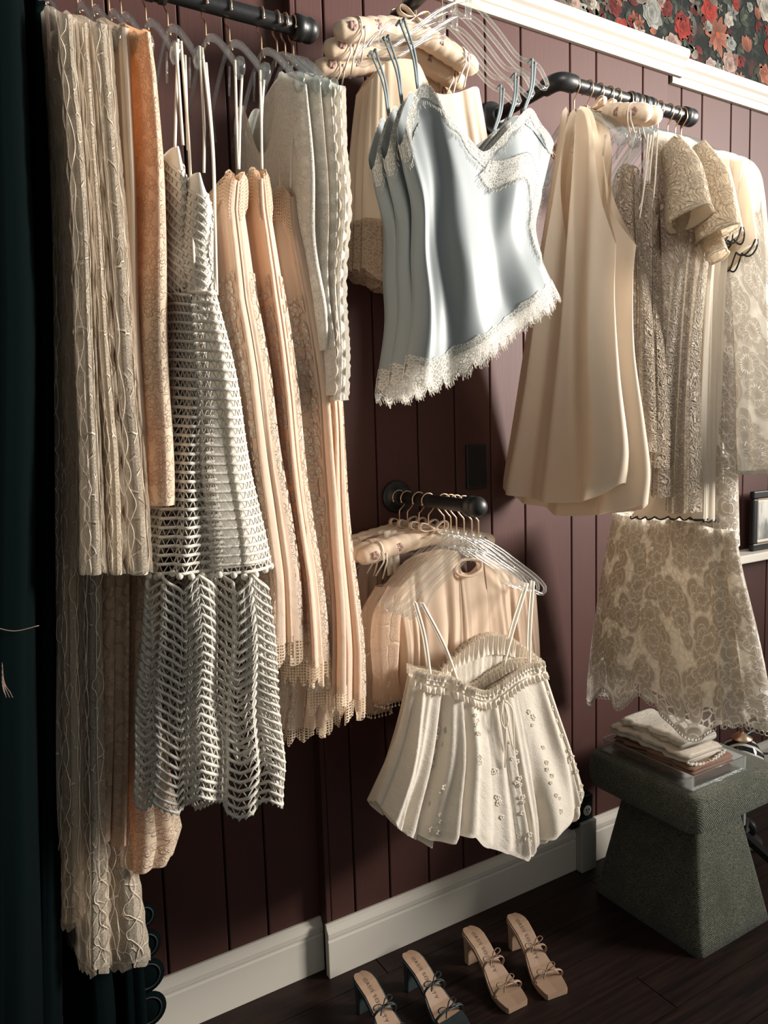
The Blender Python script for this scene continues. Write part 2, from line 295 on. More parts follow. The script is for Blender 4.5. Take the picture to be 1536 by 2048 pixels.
# ------------------------------------------------------------------ draped cloth surface
class Surf:
    """a garment as two sheets (front/back) on one hanging plane; the boundary is four curves in that plane"""
    def __init__(s, axis, C, top, hem, left, right, th=(.015, .04), p=2.6, folds=(), gather=None, seed=1, nrand=6, ramp=(.15, 1.0), amp=.012, px=True, wob=.004, edge=False):
        s.edge = edge
        s.axis = axis; s.C = C if callable(C) else (lambda z, c=C: np.full_like(z, c)); s.th = th; s.p = p; s.gather = gather; s.wob = wob
        if px:
            c0 = C
            def cv(q): P = aty(q[0], q[1], c0) if axis == 'y' else atx(q[0], q[1], c0); return (P[0] if axis == 'y' else P[1], P[2])
            top, hem, left, right = [[cv(q) for q in L] for L in (top, hem, left, right)]
            if axis == 'x': pass
        left = [top[0]]+list(left)+[hem[0]]; right = [top[-1]]+list(right)+[hem[-1]]
        n = 240; s.T, s.H, s.L, s.Rr = [smooth_path(q, n) for q in (top, hem, left, right)]; s.g = np.linspace(0, 1, n)
        s.width = float(np.mean(np.abs(s.H[-1]-s.H[0])[0]*.5+np.abs(s.T[-1]-s.T[0])[0]*.5)); s.height = float(abs(np.mean(s.T[:, 1])-np.mean(s.H[:, 1])))
        rg = random.Random(seed); s.folds = list(folds); s.ramp = ramp
        for i in range(nrand):
            uc = (i+.5+rg.uniform(-.35, .35))/nrand
            s.folds.append((uc+rg.uniform(-.04, .04), uc+rg.uniform(-.05, .05), rg.uniform(.25, .5)/nrand, amp*rg.uniform(.5, 1.3)*(1 if rg.random() < .75 else -.7), rg.uniform(0, 6)))
        s.ph = [rg.uniform(0, 6.28) for _ in range(6)]
    def _c(s, crv, u): return np.stack([np.interp(u, s.g, crv[:, 0]), np.interp(u, s.g, crv[:, 1])], 1)
    def coons(s, u, t):
        T, H, L, Q = s._c(s.T, u), s._c(s.H, u), s._c(s.L, t), s._c(s.Rr, t); u = u[:, None]; t = t[:, None]
        a, b, c, d = s.T[0], s.T[-1], s.H[0], s.H[-1]
        return (1-t)*T+t*H+(1-u)*L+u*Q-((1-u)*(1-t)*a+u*(1-t)*b+(1-u)*t*c+u*t*d)
    def ev(s, u, t, sg=1.0, out=0.0):
        u = np.atleast_1d(np.asarray(u, float)); t = np.broadcast_to(np.asarray(t, float), u.shape).copy()
        tc = np.clip(t, 0, 1); P = s.coons(u, tc)
        e = t > 1
        if e.any(): P[e] += (s.coons(u[e], np.ones(e.sum()))-s.coons(u[e], np.full(e.sum(), .96)))/.04*(t[e]-1)[:, None]
        e = t < 0
        if e.any(): P[e] += (s.coons(u[e], np.zeros(e.sum()))-s.coons(u[e], np.full(e.sum(), .04)))/.04*(-t[e])[:, None]
        W, Z = P[:, 0], P[:, 1]
        sh = np.maximum(0, 1-np.abs(2*np.clip(u, 0, 1)-1)**s.p)**(1/s.p)
        th = s.th(tc) if callable(s.th) else s.th[0]+(s.th[1]-s.th[0])*tc**1.2
        d = sg*th*sh; ny = 0.0
        if s.edge:
            ph = np.arccos(np.clip(1-2*np.clip(u, 0, 1), -1, 1)); r = np.where(sg > 0, ph/np.pi, 2-ph/np.pi)
            D = abs(s.T[-1][0]-s.T[0][0])*.5; gx = np.sin(ph)/np.maximum(th, .008); gy = -np.cos(ph)/D; gn = np.sqrt(gx*gx+gy*gy)+1e-9; gx /= gn; gy /= gn
            n, a0, a1 = s.gather[:3]; a = a0+(a1-a0)*tc; x = n*r+.3*np.sin(2*np.pi*r+s.ph[0])+.10*np.sin(3*tc+s.ph[1])
            f = a*(np.abs(np.sin(np.pi*x))**.7-.55+.45*np.sin(2*np.pi*x*.5+s.ph[2])+.22*np.sin(np.pi*x*3+s.ph[3]+2.5*tc))
            d = d+sg*gx*f; ny = -gy*f
        env = np.clip(np.minimum(u, 1-u)*14, 0, 1)
        rp = s.ramp[0]+(s.ramp[1]-s.ramp[0])*tc
        for f in s.folds:
            uc = f[0]+(f[1]-f[0])*tc+.012*np.sin(4*tc+f[4] if len(f) > 4 else 4*tc)
            d = d+sg*f[3]*rp*np.exp(-((u-uc)/f[2])**2)*env
        if s.gather and not s.edge:
            n, a0, a1 = s.gather[:3]; a = a0+(a1-a0)*tc
            x = n*u+.25*np.sin(3*u*6.28+s.ph[0])+.12*np.sin(3*tc+s.ph[1])
            a = a*(.75+.45*np.sin(2*np.pi*1.3*u+s.ph[4]+1.5*tc)); x = x+.35*np.sin(2*np.pi*u*2.1+s.ph[5])
            d = d+sg*a*(np.abs(np.sin(np.pi*x))**.7-.5+.5*np.sin(2*np.pi*x*.37+s.ph[2])+.25*np.sin(2*np.pi*x*1.7+s.ph[3]+2*tc))*env
        d = d+s.wob*np.sin(9*tc+7*u+s.ph[3])*env*tc+sg*out
        C = s.C(Z)-d
        return np.stack([W, C, Z], 1) if s.axis == 'y' else np.stack([C, W+ny, Z], 1)
    def arc(s, sg):
        if not hasattr(s, '_arc'): s._arc = {}
        if sg not in s._arc:
            ug = .5-.5*np.cos(np.linspace(0, np.pi, 500)); P = s.ev(ug, .6, sg); P = P*np.array((1, 1, .0)); s._arc[sg] = (ug, np.r_[0, np.cumsum(np.linalg.norm(np.diff(P, axis=0), axis=1))])
        return s._arc[sg]
    def uvu(s, u, sg): ug, L = s.arc(sg); return np.interp(u, ug, L)
    def ring(s, q, t, out=0.0):
        q = np.mod(np.atleast_1d(np.asarray(q, float)), 1.0)
        (ug, L1), (_, L2) = s.arc(1.0), s.arc(-1.0); A, B = L1[-1], L2[-1]; f = A/(A+B); front = q < f
        u = np.where(front, np.interp(q/f*A, L1, ug), np.interp((1-q)/(1-f)*B, L2, ug)); t = np.broadcast_to(np.asarray(t, float), q.shape)
        a = s.ev(u, t, 1.0); b = s.ev(u, t, -1.0); return np.where(front[:, None], a, b)
    def mesh(s, name, nu=60, nt=60, t0=0.0, t1=1.0, sheets=(1, -1), scallop=None):
        V = []; F = []; UV = []
        for k, sg in enumerate(sheets):
            base = len(V)*nu*nt if False else sum(len(v) for v in V)
            uu, tt = np.meshgrid(.6*(.5-.5*np.cos(np.linspace(0, np.pi, nu)))+.4*np.linspace(0, 1, nu) if s.axis == 'y' else .5-.5*np.cos(np.linspace(0, np.pi, nu)), np.linspace(0, 1, nt)); uf = uu.ravel(); tf = tt.ravel()
            te = t0+(t1-t0)*tf
            if scallop: te = t0+(t1-t0)*tf*(1-scallop[1]*(1-np.abs(np.sin(np.pi*scallop[0]*uf)))*(tf))
            P = s.ev(uf, te, sg); V.append(P); UV.append(np.stack([s.uvu(uf, float(sg))+k*.31, te*s.height], 1))
            for j in range(nt-1):
                for i in range(nu-1):
                    a = base+j*nu+i; F.append((a, a+nu, a+nu+1, a+1) if sg > 0 else (a, a+1, a+nu+1, a+nu))
        return mesh(name, np.vstack(V), F, np.vstack(UV))
    def strip(s, name, u0, u1, ta, tb, nu, nv, sg=1, out=.002, wave=None, scallop=None, uvs=1.0):
        """a band lying on the sheet between t=ta(u) and t=tb(u)"""
        fa = ta if callable(ta) else (lambda u: np.full_like(u, ta)); fb = tb if callable(tb) else (lambda u: np.full_like(u, tb))
        uu, vv = np.meshgrid(np.linspace(u0, u1, nu), np.linspace(0, 1, nv)); uf = uu.ravel(); vf = vv.ravel(); A, B = fa(uf), fb(uf)
        if scallop: B = B+(A-B)*scallop[1]*(1-np.abs(np.sin(np.pi*scallop[0]*uf)))
        t = A+(B-A)*vf; P = s.ev(uf, t, sg, out)
        if wave: # ruffle: n, amp
            o = wave[1]*np.sin(2*np.pi*wave[0]*uf+2*np.sin(9*uf))*np.abs(vf-.0)**.7; k = 1 if s.axis == 'y' else 0; P[:, k] -= sg*(o+abs(wave[1])*.6)
        F = [(j*nu+i, (j+1)*nu+i, (j+1)*nu+i+1, j*nu+i+1) for j in range(nv-1) for i in range(nu-1)]
        return mesh(name, P, F, np.stack([s.uvu(uf, float(sg))*uvs, t*s.height*uvs], 1))
def path_on(s, pts, sg=1, out=.003): a = np.array(pts, float); return s.ev(a[:, 0], a[:, 1], sg, out)
# ================================================================== THE SETTING
def wall_mat():
    t = NT('dusty_rose_board_paint'); n1 = t.noise(t.obj(), 6, 3).outputs[0]
    c = t.mix(n1, (.070, .029, .024, 1), (.090, .038, .032, 1))
    nm = t.bump(t.noise(t.vm('MULTIPLY', t.obj(), (160, 160, 12)), 1, 2).outputs[0], .12, .002)
    return t.end(bsdf(t, c, .55, nm, **{'Specular IOR Level': .26}))
M['board'] = wall_mat(); M['gap'] = plain('dark_board_gap', (.02, .012, .011), .9)
def floor_mat():
    t = NT('dark_walnut_plank'); o = t.obj(); rn = t.n('ObjectInfo').outputs['Random']
    v = t.vm('ADD', t.vm('MULTIPLY', o, (2.2, 34, 1)), t.n('CombineXYZ', {0: t.ma('MULTIPLY', rn, 40.0)}).outputs[0])
    g = t.noise(v, 1.6, 5, .65).outputs[0]
    c = t.mix(t.ss(g, .3, .72), (.006, .004, .004, 1), (.034, .017, .013, 1))
    c = t.mix(t.ma('MULTIPLY', rn, .55), c, (.03, .014, .011, 1))
    return t.end(bsdf(t, c, .5, t.bump(g, .15, .002), **{'Specular IOR Level': .25}))
M['floor'] = floor_mat()
RX0, RX1, REC = .786, 2.07, .04        # the proud panel of the wall and how far the rest sits back
# floor
fl = MB().box((-1.6, -2.6, -.05), (4.2, .06, -.004)).build('floor', 'gap', smooth=False); fl['kind'] = 'structure'
pl = MB().box((0, 0, 0), (1.2, .118, .012)); k = 0
pm = mesh('floor_plank', pl.V, pl.F, smooth=False); pm.materials.append(M['floor'])
for j in range(17):
    y = .04-(j+1)*.12
    x = -1.5-(j*.47) % 1.2
    while x < 3.9:
        o = link('plank', pm, None, fl); o.location = (x, y, -.012); x += 1.203
# wall
wl = MB()
wl.box((-1.6, REC+.012, 0), (RX0, REC+.14, 2.9)); wl.box((RX0, .012, 0), (RX1, .14, 2.9)); wl.box((RX1, REC+.012, 0), (4.2, REC+.14, 2.9))
wall = wl.build('wall_back', 'gap', smooth=False); wall['kind'] = 'structure'
def boards(edges, y, z0, z1):
    for a, b in zip(edges[:-1], edges[1:]):
        g = .0022
        me = MB().box((a+g, y, z0), (b-g, y+.014, z1)); o = link('plank', mesh('board', me.V, me.F, smooth=False), 'board', wall); bevel(o, .003, 2)
boards([-1.6, -1.4, -1.25, -1.05, -.9, -.7, -.55, -.35, -.2, -.02, .12, .27, .378, .527, .630, RX0], REC, .1, 2.9)
boards([RX0, .859, .967, 1.095, 1.215, 1.337, 1.461, 1.645, 1.75, 1.95, RX1], 0, .1, 2.49)
boards([RX1, 2.182, 2.287, 2.442, 2.55, 2.71, 2.82, 2.98, 3.2, 3.4, 3.6, 3.9, 4.2], REC, .1, 2.49)
o = MB().box((RX0-.0125, .0, .1), (RX0+.001, REC+.01, 2.9)).build('return_board', 'board', wall, smooth=False); bevel(o, .002)
# wall left (dark end of the room)
wlft = MB().box((-1.72, -2.6, 0), (-1.6, REC+.14, 2.9)).build('wall_left', plain('dark_end_wall', (.02, .025, .025), .9), smooth=False); wlft['kind'] = 'structure'
# baseboard: profile swept along x  (y out from wall, z)
def moulding(name, x0, x1, y, prof, mat='white_paint', kind=True, returns=True):
    n = len(prof); V = [(x0, y-d, z) for d, z in prof]+[(x1, y-d, z) for d, z in prof]
    F = [(i, (i+1) % n, n+(i+1) % n, n+i) for i in range(n)]+[tuple(range(n))[::-1], tuple(range(n, 2*n))]
    o = link(name, mesh(name, V, F, smooth=False), mat); o['kind'] = 'structure'; bevel(o, .0015, 2); return o
BP = [(0, 0), (.019, 0), (.019, .098), (.0165, .102), (.0165, .106), (.019, .109), (.019, .121), (.014, .129), (.010, .134), (.008, .142), (0, .142)]
moulding('baseboard_left', -1.6, RX0-.0125, REC, BP); moulding('baseboard_center', RX0-.019, RX1, 0, BP); moulding('baseboard_right', RX1, 4.2, REC, BP)
TP = [(0, 2.483), (.012, 2.483), (.014, 2.488), (.014, 2.505), (.020, 2.508), (.020, 2.514), (.024, 2.518), (.024, 2.524), (.034, 2.530), (.039, 2.538), (.039, 2.551), (.034, 2.558), (.0, 2.560)]
moulding('trim_1', RX0-.03, RX1+.05, 0, TP); moulding('trim_2', RX1+.05, 4.2, REC, TP)
# floral wallpaper above the trim: printed flowers on a near-black ground
def paper_mat():
    t = NT('dark_wallpaper_ground'); n = t.noise(t.obj(), 26, 4, .7).outputs[0]; n2 = t.noise(t.obj(), 9, 2).outputs[0]
    c = t.mix(t.ss(n, .48, .66), (.010, .013, .012, 1), (.034, .040, .032, 1)); c = t.mix(t.ss(n2, .6, .75), c, (.05, .022, .02, 1))
    return t.end(bsdf(t, c, .8, **{'Specular IOR Level': .1}))
wp = MB().box((RX0-.01, -.004, 2.555), (RX1+.02, .02, 3.0)).box((RX1+.0, REC-.004, 2.555), (4.2, REC+.02, 3.0)).build('wallpaper', paper_mat(), wall, smooth=False)
M['print'] = vcol('flower_print_ink', .75)
def print_flower(px, py, r, n, col, core, style, seed):
    """flat printed bloom: overlapping petals fanned about a core, as on the paper"""
    P = aty(px, py, 0.0); y = -.0052
    if P[0] > RX1+.02: P = aty(px, py, REC); y = REC-.0052
    rg = random.Random(seed); mb = MB(); layer = 0
    rings = {'daisy': ((n, 1.0, .20),), 'rose': ((n+2, 1.0, .42), (n, .72, .36), (n-1, .42, .26)), 'tulip': ((4, 1.0, .30),), 'leaf': ((3, 1.0, .22),)}[style]
    a0 = rg.uniform(0, 6.28)
    for cnt, rr, wd in rings:
        for i in range(cnt):
            sp = {'tulip': 1.3, 'leaf': 2.2}.get(style, 2*math.pi)
            a = a0+sp*(i+.5*(rr < 1))/cnt+rg.uniform(-.12, .12); L = r*rr*rg.uniform(.82, 1.1); Wd = r*wd*rg.uniform(.85, 1.15); layer += 1
            dx, dz = math.cos(a), math.sin(a); nseg = 7; V = []; C = []
            tone = rg.uniform(.35, .72)
            for j in range(nseg+1):
                q = j/nseg; hw = Wd*math.sin(math.pi*min(1, q*.9+.08))**.8*(1 if q < .97 else .5); sh = (.45+.65*q)*tone
                for sd in (-1, 0, 1):
                    cx = P[0]+dx*L*q-dz*hw*sd; cz = P[2]+dz*L*q+dx*hw*sd
                    V.append((cx, y-.00012*layer, cz)); m = sh*(1.0 if sd else .8)
                    C.append((min(1, col[0]*m), min(1, col[1]*m), min(1, col[2]*m)))
            F = [(j*3+k, j*3+k+1, j*3+k+4, j*3+k+3) for j in range(nseg) for k in range(2)]
            b = len(mb.V); mb.V += V; mb.C += C; mb.F += [tuple(i2+b for i2 in f) for f in F]
    if core is not None:
        k = 10; b = len(mb.V); mb.V += [(P[0]+r*.17*math.cos(6.283*i/k), y-.00012*(layer+2), P[2]+r*.17*math.sin(6.283*i/k)) for i in range(k)]; mb.C += [core]*k; mb.F.append(tuple(range(b, b+k)))
    mb.build('flower_print', 'print', wall, smooth=False)
WHT, BLU, RED, DRK, COR, GRN = (.62, .55, .46), (.52, .36, .30), (.42, .05, .035), (.20, .035, .03), (.46, .17, .11), (.060, .075, .055)
fl_list = [(1147, 18, .050, 6, WHT, (.35, .15, .08), 'daisy'), (1092, 8, .042, 6, RED, None, 'rose'), (1200, 45, .050, 6, BLU, (.2, .08, .05), 'tulip'), (1243, 62, .036, 5, RED, None, 'rose'),
 (1300, 28, .050, 6, (.40, .40, .36), None, 'rose'), (1275, 70, .034, 7, WHT, None, 'daisy'), (1320, 8, .035, 5, BLU, None, 'rose'), (1362, 55, .045, 5, RED, None, 'rose'), (1345, 92, .040, 6, BLU, None, 'rose'),
 (1392, 105, .040, 5, WHT, None, 'tulip'), (1372, 118, .028, 5, DRK, None, 'rose'), (1432, 72, .066, 10, COR, (.25, .06, .03), 'daisy'), (1416, 20, .045, 5, RED, None, 'rose'), (1455, 130, .045, 6, BLU, None, 'rose'),
 (1418, 138, .036, 6, (.50, .38, .34), None, 'rose'), (1492, 105, .052, 5, COR, None, 'tulip'), (1478, 160, .030, 7, (.55, .26, .20), None, 'daisy'), (1530, 15, .060, 7, WHT, None, 'rose'), (1512, 40, .040, 4, COR, None, 'tulip'),
 (1527, 150, .034, 5, COR, None, 'rose'), (1522, 185, .045, 4, (.34, .36, .32), None, 'tulip'), (1462, 28, .035, 6, (.36, .34, .32), None, 'daisy'), (1225, 12, .034, 5, DRK, None, 'rose'), (1180, 22, .030, 4, (.22, .20, .16), None, 'leaf'),
 (1385, 8, .03, 5, (.30, .24, .2), None, 'daisy'), (1535, 95, .035, 5, RED, None, 'rose'), (1040, -6, .04, 5, BLU, None, 'rose'), (1560, 60, .05, 6, BLU, None, 'rose'), (1580, 130, .05, 7, WHT, None, 'rose'), (1600, 200, .05, 6, RED, None, 'rose')]
for i, f in enumerate(fl_list): print_flower(*f, seed=i+3)
for i in range(54):
    px = rnd.uniform(1060, 1580); py = rnd.uniform(-10, (px-960)*.36-18)
    if py > -10: print_flower(px, py, rnd.uniform(.016, .034), rnd.choice([4, 5, 6, 7]), rnd.choice([BLU, COR, DRK, RED, WHT, (.34, .36, .32), (.30, .16, .14), (.24, .2, .16)]), None, rnd.choice(['rose', 'daisy', 'rose', 'tulip']), 400+i)
for i in range(80):
    px = rnd.uniform(1060, 1560); py = rnd.uniform(-10, (px-960)*.36-20)
    if py > -10: print_flower(px, py, rnd.uniform(.025, .05), 4, rnd.choice([(.09, .11, .08), (.11, .13, .09), (.16, .16, .12), DRK, (.22, .21, .18)]), None, 'leaf', 200+i)
# switch plate on the wall, baseboard block, outlet on a black box, framed pictures on a ledge
o = MB().box((1.247, -.008, 1.237), (1.318, .004, 1.358)).build('switch_plate', plain('black_plate', (.010, .014, .015), .35), smooth=False); bevel(o, .003)
tag(o, 'black switch plate on the dark boards between blue camisoles and low rail', 'wall plate')
# ================================================================== PIPE RACKS
def pipe_rack(name, label, parts):
    base = parts[0][1][0]
    t = thing(name, label, 'clothing rack', base)
    for nm, spec in parts:
        mb = MB()
        if nm in ('rail', 'arm'): mb.tube(smooth_path(spec, 24), .0155, 16)
        elif nm == 'elbow': mb.tube(smooth_path(spec, 14), .021, 16)
        elif nm == 'flange': mb.lathe([(0, .042), (.008, .042), (.010, .038), (.012, .026), (.03, .024), (.032, .018)], spec[0], spec[1], 28)
        elif nm == 'collar': mb.lathe([(-.018, .018), (-.017, .0215), (-.006, .0215), (-.004, .0195), (.004, .0195), (.006, .0215), (.017, .0215), (.018, .018)], spec[0], spec[1], 20)
        elif nm == 'end_cap': mb.lathe([(-.03, .017), (-.028, .0235), (-.012, .0235), (-.010, .021), (0, .0235), (.008, .0225), (.016, .018), (.021, .010), (.022, .002)], spec[0], spec[1], 20)
        mb.build(nm, 'iron', t)
    return t
LZ, LY = 2.185, -.25
pipe_rack('pipe_clothing_rail', 'long black iron pipe rail carrying the lace and crochet dresses at left', [
 ('flange', ((.05, REC, LZ), (0, -1, 0))), ('arm', [(.05, REC-.01, LZ), (.05, -.1, LZ), (.05, LY+.02, LZ)]), ('elbow', [(.05, LY+.03, LZ), (.053, LY+.008, LZ), (.06, LY, LZ), (.09, LY, LZ)]),
 ('rail', [(-.75, LY, LZ), (0, LY, LZ), (.69, LY, LZ)]), ('collar', ((.40, LY, LZ), (1, 0, 0))), ('end_cap', ((.693, LY, LZ), (1, 0, 0)))])
RZ, RY = 2.226, -.252
pipe_rack('pipe_clothing_rail', 'short black pipe rail with elbow arm carrying the cream dresses at right', [
 ('flange', ((1.357, 0, RZ), (0, -1, 0))), ('arm', [(1.357, -.01, RZ), (1.357, -.1, RZ), (1.357, RY+.03, RZ)]), ('elbow', [(1.357, RY+.045, RZ), (1.358, RY+.02, RZ), (1.364, RY+.006, RZ), (1.378, RY, RZ), (1.405, RY, RZ)]),
 ('rail', [(1.40, RY, RZ), (1.6, RY, RZ), (1.84, RY, RZ)]), ('collar', ((1.615, RY, RZ), (1, 0, 0))), ('collar', ((1.665, RY, RZ), (1, 0, 0))), ('end_cap', ((1.84, RY, RZ), (1, 0, 0)))])
MX, MZ = .982, 2.335
pipe_rack('faceout_rail', 'straight black pipe faceout holding satin slips and blue camisoles', [
 ('flange', ((MX, 0, MZ), (0, -1, 0))), ('rail', [(MX, -.01, MZ), (MX, -.2, MZ), (MX, -.47, MZ)]), ('end_cap', ((MX, -.47, MZ), (0, -1, 0)))])
BX, BZ = 1.0, 1.232
pipe_rack('faceout_rail', 'low straight black pipe faceout holding the ruffled white camisoles', [
 ('flange', ((BX+.02, 0, BZ), (0, -1, 0))), ('rail', [(BX+.02, -.01, BZ), (BX+.01, -.2, BZ), (BX, -.36, BZ)]), ('end_cap', ((BX, -.365, BZ), (0, -1, 0)))])
# ================================================================== HANGERS
def hook_pts(zr, zn, rr=.0185, flip=1):
    """wire in its plane (w, z): over the rail, S-bend, stem to the neck"""
    pts = [(-rr*flip*math.cos(R(a)), zr+rr*math.sin(R(a))) for a in (-25, 0, 30, 60, 90, 120, 150, 175)]
    pts += [(rr*flip*.95, zr-rr*.75), (rr*flip*.35, zr-rr*1.5), (0, zr-rr*2.0), (0, zn)]
    return pts
def P3(axis, pos, wz, rail):
    """(w,z) in hanger plane -> world; axis 'x' = hanger perpendicular to wall"""
    return np.array([(pos, rail+w, z) if axis == 'x' else (rail+w, pos, z) for w, z in wz])
def hanger(kind, axis, pos, rail, zr, zn, label, group, half=.17, drop=.125, flip=1, rot=0):
    base = P3(axis, pos, [(0, zn)], rail)[0]
    t = thing({'paddle': 'clear_hanger', 'loop': 'clear_hanger', 'pad': 'padded_hanger'}[kind], label, 'hanger', base, group)
    mb = MB().tube(smooth_path(P3(axis, pos, hook_pts(zr, zn, flip=flip), rail), 40), .0017, 6); tp = P3(axis, pos, [hook_pts(zr, zn, flip=flip)[0]], rail)[0]; mb.ball(tp, .0032, 8, 5)
    mb.build('hook', 'gold', t)
    arm = [(0, -.004), (.025, -.010), (.06, -.030), (.11, -.072), (half-.025, -drop+.018), (half, -drop)]
    thv = (1, 0, 0) if axis == 'x' else (0, 1, 0)
    if kind == 'paddle':
        mb = MB()
        for sd in (-1, 1):
            pts = smooth_path(P3(axis, pos, [(sd*a, zn+b) for a, b in arm], rail), 20); q = np.linspace(0, 1, 20)
            rr = np.where(q < .8, .0075, .0075+.011*np.clip((q-.8)/.1, 0, 1)); rr[-1] *= .6
            # flat acrylic blade: tall in the hanger plane, thin across it
            mb.tube(pts, rr, 8, flat=(thv, .34 if False else .45))
        mb.build('body', 'smoke', t)
        MB().tube(smooth_path(P3(axis, pos, [(-.012, zn-.016), (0, zn+.004), (.012, zn-.016)], rail), 9), .0015, 6).build('wire_yoke', 'gold', t)
        for sd in (-1, 1):   # finger tabs hanging under the blade
            b = P3(axis, pos, [(sd*(half-.06), zn-drop+.03), (sd*(half-.068), zn-drop-.015)], rail); MB().tube(smooth_path(b, 4), .003, 6, flat=(thv, .5)).build('tab', 'smoke', t)
    elif kind == 'loop':
        mb = MB()
        for sd in (-1, 1):
            up = [(.004, .0), (.03, -.012), (.075, -.040), (.13, -.080), (half-.03, -drop+.03), (half-.006, -drop+.008)]
            lo = [(half-.010, -drop-.016), (half-.035, -drop-.004), (half-.05, -drop+.004), (.12, -.098), (.07, -.064), (.03, -.038), (.004, -.030)]
            mb.tube(smooth_path(P3(axis, pos, [(sd*a, zn+b) for a, b in up+[(half+.002, -drop-.006)]+lo], rail), 46), .0046, 8)
        mb.tube(smooth_path(P3(axis, pos, [(0, zn+.012), (0, zn-.012), (0, zn-.034)], rail), 5), .008, 10, flat=(thv, .5))
        mb.build('body', 'clear', t)
    else:
        mb = MB()
        pts = smooth_path(P3(axis, pos, [(-half, zn-drop*.50), (-half*.62, zn-drop*.30), (-.05, zn-.012), (.0, zn-.005), (.05, zn-.012), (half*.62, zn-drop*.30), (half, zn-drop*.50)], rail), 44)
        q = np.linspace(-1, 1, 44); rr = .0235*np.clip(1-np.abs(q)**14, .02, 1)**.5*(1+.05*np.sin(90*q)); rr[0] = rr[-1] = .004
        mb.tube(pts, rr, 14); mb.build('padding', 'pad_satin', t)
        bw = MB(); c = P3(axis, pos, [(0, zn+.012)], rail)[0]; ox = np.array((0, -1, 0)) if axis == 'x' else np.array((1, 0, 0)); nx = np.array((-1, 0, 0)) if axis == 'x' else np.array((0, -1, 0))
        for sd in (-1, 1):
            L = [c, c+ox*sd*.018+(0, 0, .014), c+ox*sd*.036+(0, 0, .018), c+ox*sd*.040+(0, 0, .004), c+ox*sd*.022-(0, 0, .002), c]
            bw.tube(smooth_path(np.array(L)+nx*.02, 16), .0016, 6, flat=(nx, 5))
            bw.tube(smooth_path(np.array([c, c+ox*sd*.016-(0, 0, .012), c+ox*sd*.034-(0, 0, .016)])+nx*.024, 6), .0012, 6, flat=(nx, 6))
        bw.ball(c+nx*.02, .007); bw.build('bow', 'bow', t)
        rs = MB()
        for q in (.10, .27, .70, .9):
            i = int(q*43); 
            for kk in range(5): a = kk*1.256; rs.ball(pts[i]+nx*(rr[i]*.93)+ox*.006*math.cos(a)+np.array((0, 0, .005*math.sin(a))), .0056, 7, 4, (1, .35, 1) if axis == 'y' else (.35, 1, 1))
        rs.build('rose_print', 'pad_rose', t)['kind'] = 'stuff'
        lp = MB()
        for sd in (-1, 1):
            a = P3(axis, pos, [(sd*half*.72, zn-drop*.36)], rail)[0]
            for dx in (0, .009): lp.tube(np.array([a+nx*.025+ox*(dx), a+nx*.0255+ox*(dx)-(0, 0, .02), a+nx*.004-(0, 0, .055+dx)+ox*(dx*2-.01)]), .0011, 5, flat=(ox, 2.0))
            lp.tube([a+nx*math.cos(v)*.0255+np.array((0, 0, math.sin(v)*.0255)) for v in np.linspace(-.3, 3.4, 10)], .0011, 5, flat=(ox, 2.0))
        lp.build('ribbon_loop', 'ribbon', t)['kind'] = 'stuff'
    return t
# ================================================================== LEFT RAIL: garments hung square to the wall, seen edge-on
def edge_surf(rows, Yn, Yb, shoulder=.07, back=1.0, p=3.0, gather=(4, .003, .006), seed=1, scal=None, nrand=4, amp=.006, hemdip=0.0, ys=None, topdrop=None):
    a = []
    for py, l, r in rows:
        A, B = aty(l, py, Yn), aty(r, py, Yn); a.append(((A[2]+B[2])/2, (A[0]+B[0])/2, (B[0]-A[0])/2))
    a = np.array(a)[::-1]; zs, xs, hs = a[:, 0], a[:, 1], a[:, 2]; z1, z0 = zs[-1], zs[0]; H = z1-z0
    C = lambda z: np.interp(z, zs, xs)
    def th(t):
        z = z1-t*H; h = np.interp(z, zs, hs)
        if scal: h = h*(1+scal[1]*np.sin(2*np.pi*z/scal[0]))
        return h
    mid = (Yn+Yb)/2
    top = [(Yb, z1-.02), ((Yb+mid)/2, z1+shoulder*.7), (mid, z1+shoulder), ((Yn+mid)/2, z1+shoulder*.72), (Yn, z1)] if topdrop is None else topdrop(z1)
    hem = [(Yb, z0+.02), (mid, z0-hemdip), (Yn, z0)]
    k = .012
    left = [(Yb, z1-H*.4), (Yb, z1-H*.75)]; right = [(Yn-k, z1-H*.3), (Yn+k*.5, z1-H*.6), (Yn-k*.5, z1-H*.85)]
    s = Surf('x', C, top, hem, left, right, th=th, p=p, gather=gather, seed=seed, nrand=nrand, amp=amp, px=False, wob=.002, edge=True); s.z1 = z1; s.z0 = z0; s.H_ = H; s.Yn = Yn
    return s
def dress(name, label, cat, s, mat, part, group=None, nu=44, nt=70, hem=None, hemmat=None, scal=None, extra=None):
    c = s.ev(np.array([.5]), np.array([1.0]), 0)[0]; t = thing(name, label, cat, c, group)
    link(part, s.mesh(part, nu, nt), mat, t)
    if hem:
        for sg in (1, -1):
            link('lace_hem' if sg > 0 else 'lace_hem', s.strip('lace_hem', 0, 1, 1-hem[0]/s.height*.25, 1+hem[0]/s.height, 140, 6, sg, .0015, scallop=(hem[1], .35), uvs=1.0), hemmat or mat, t)
    return t
LG = 'lace dresses at the left end of the long rail'
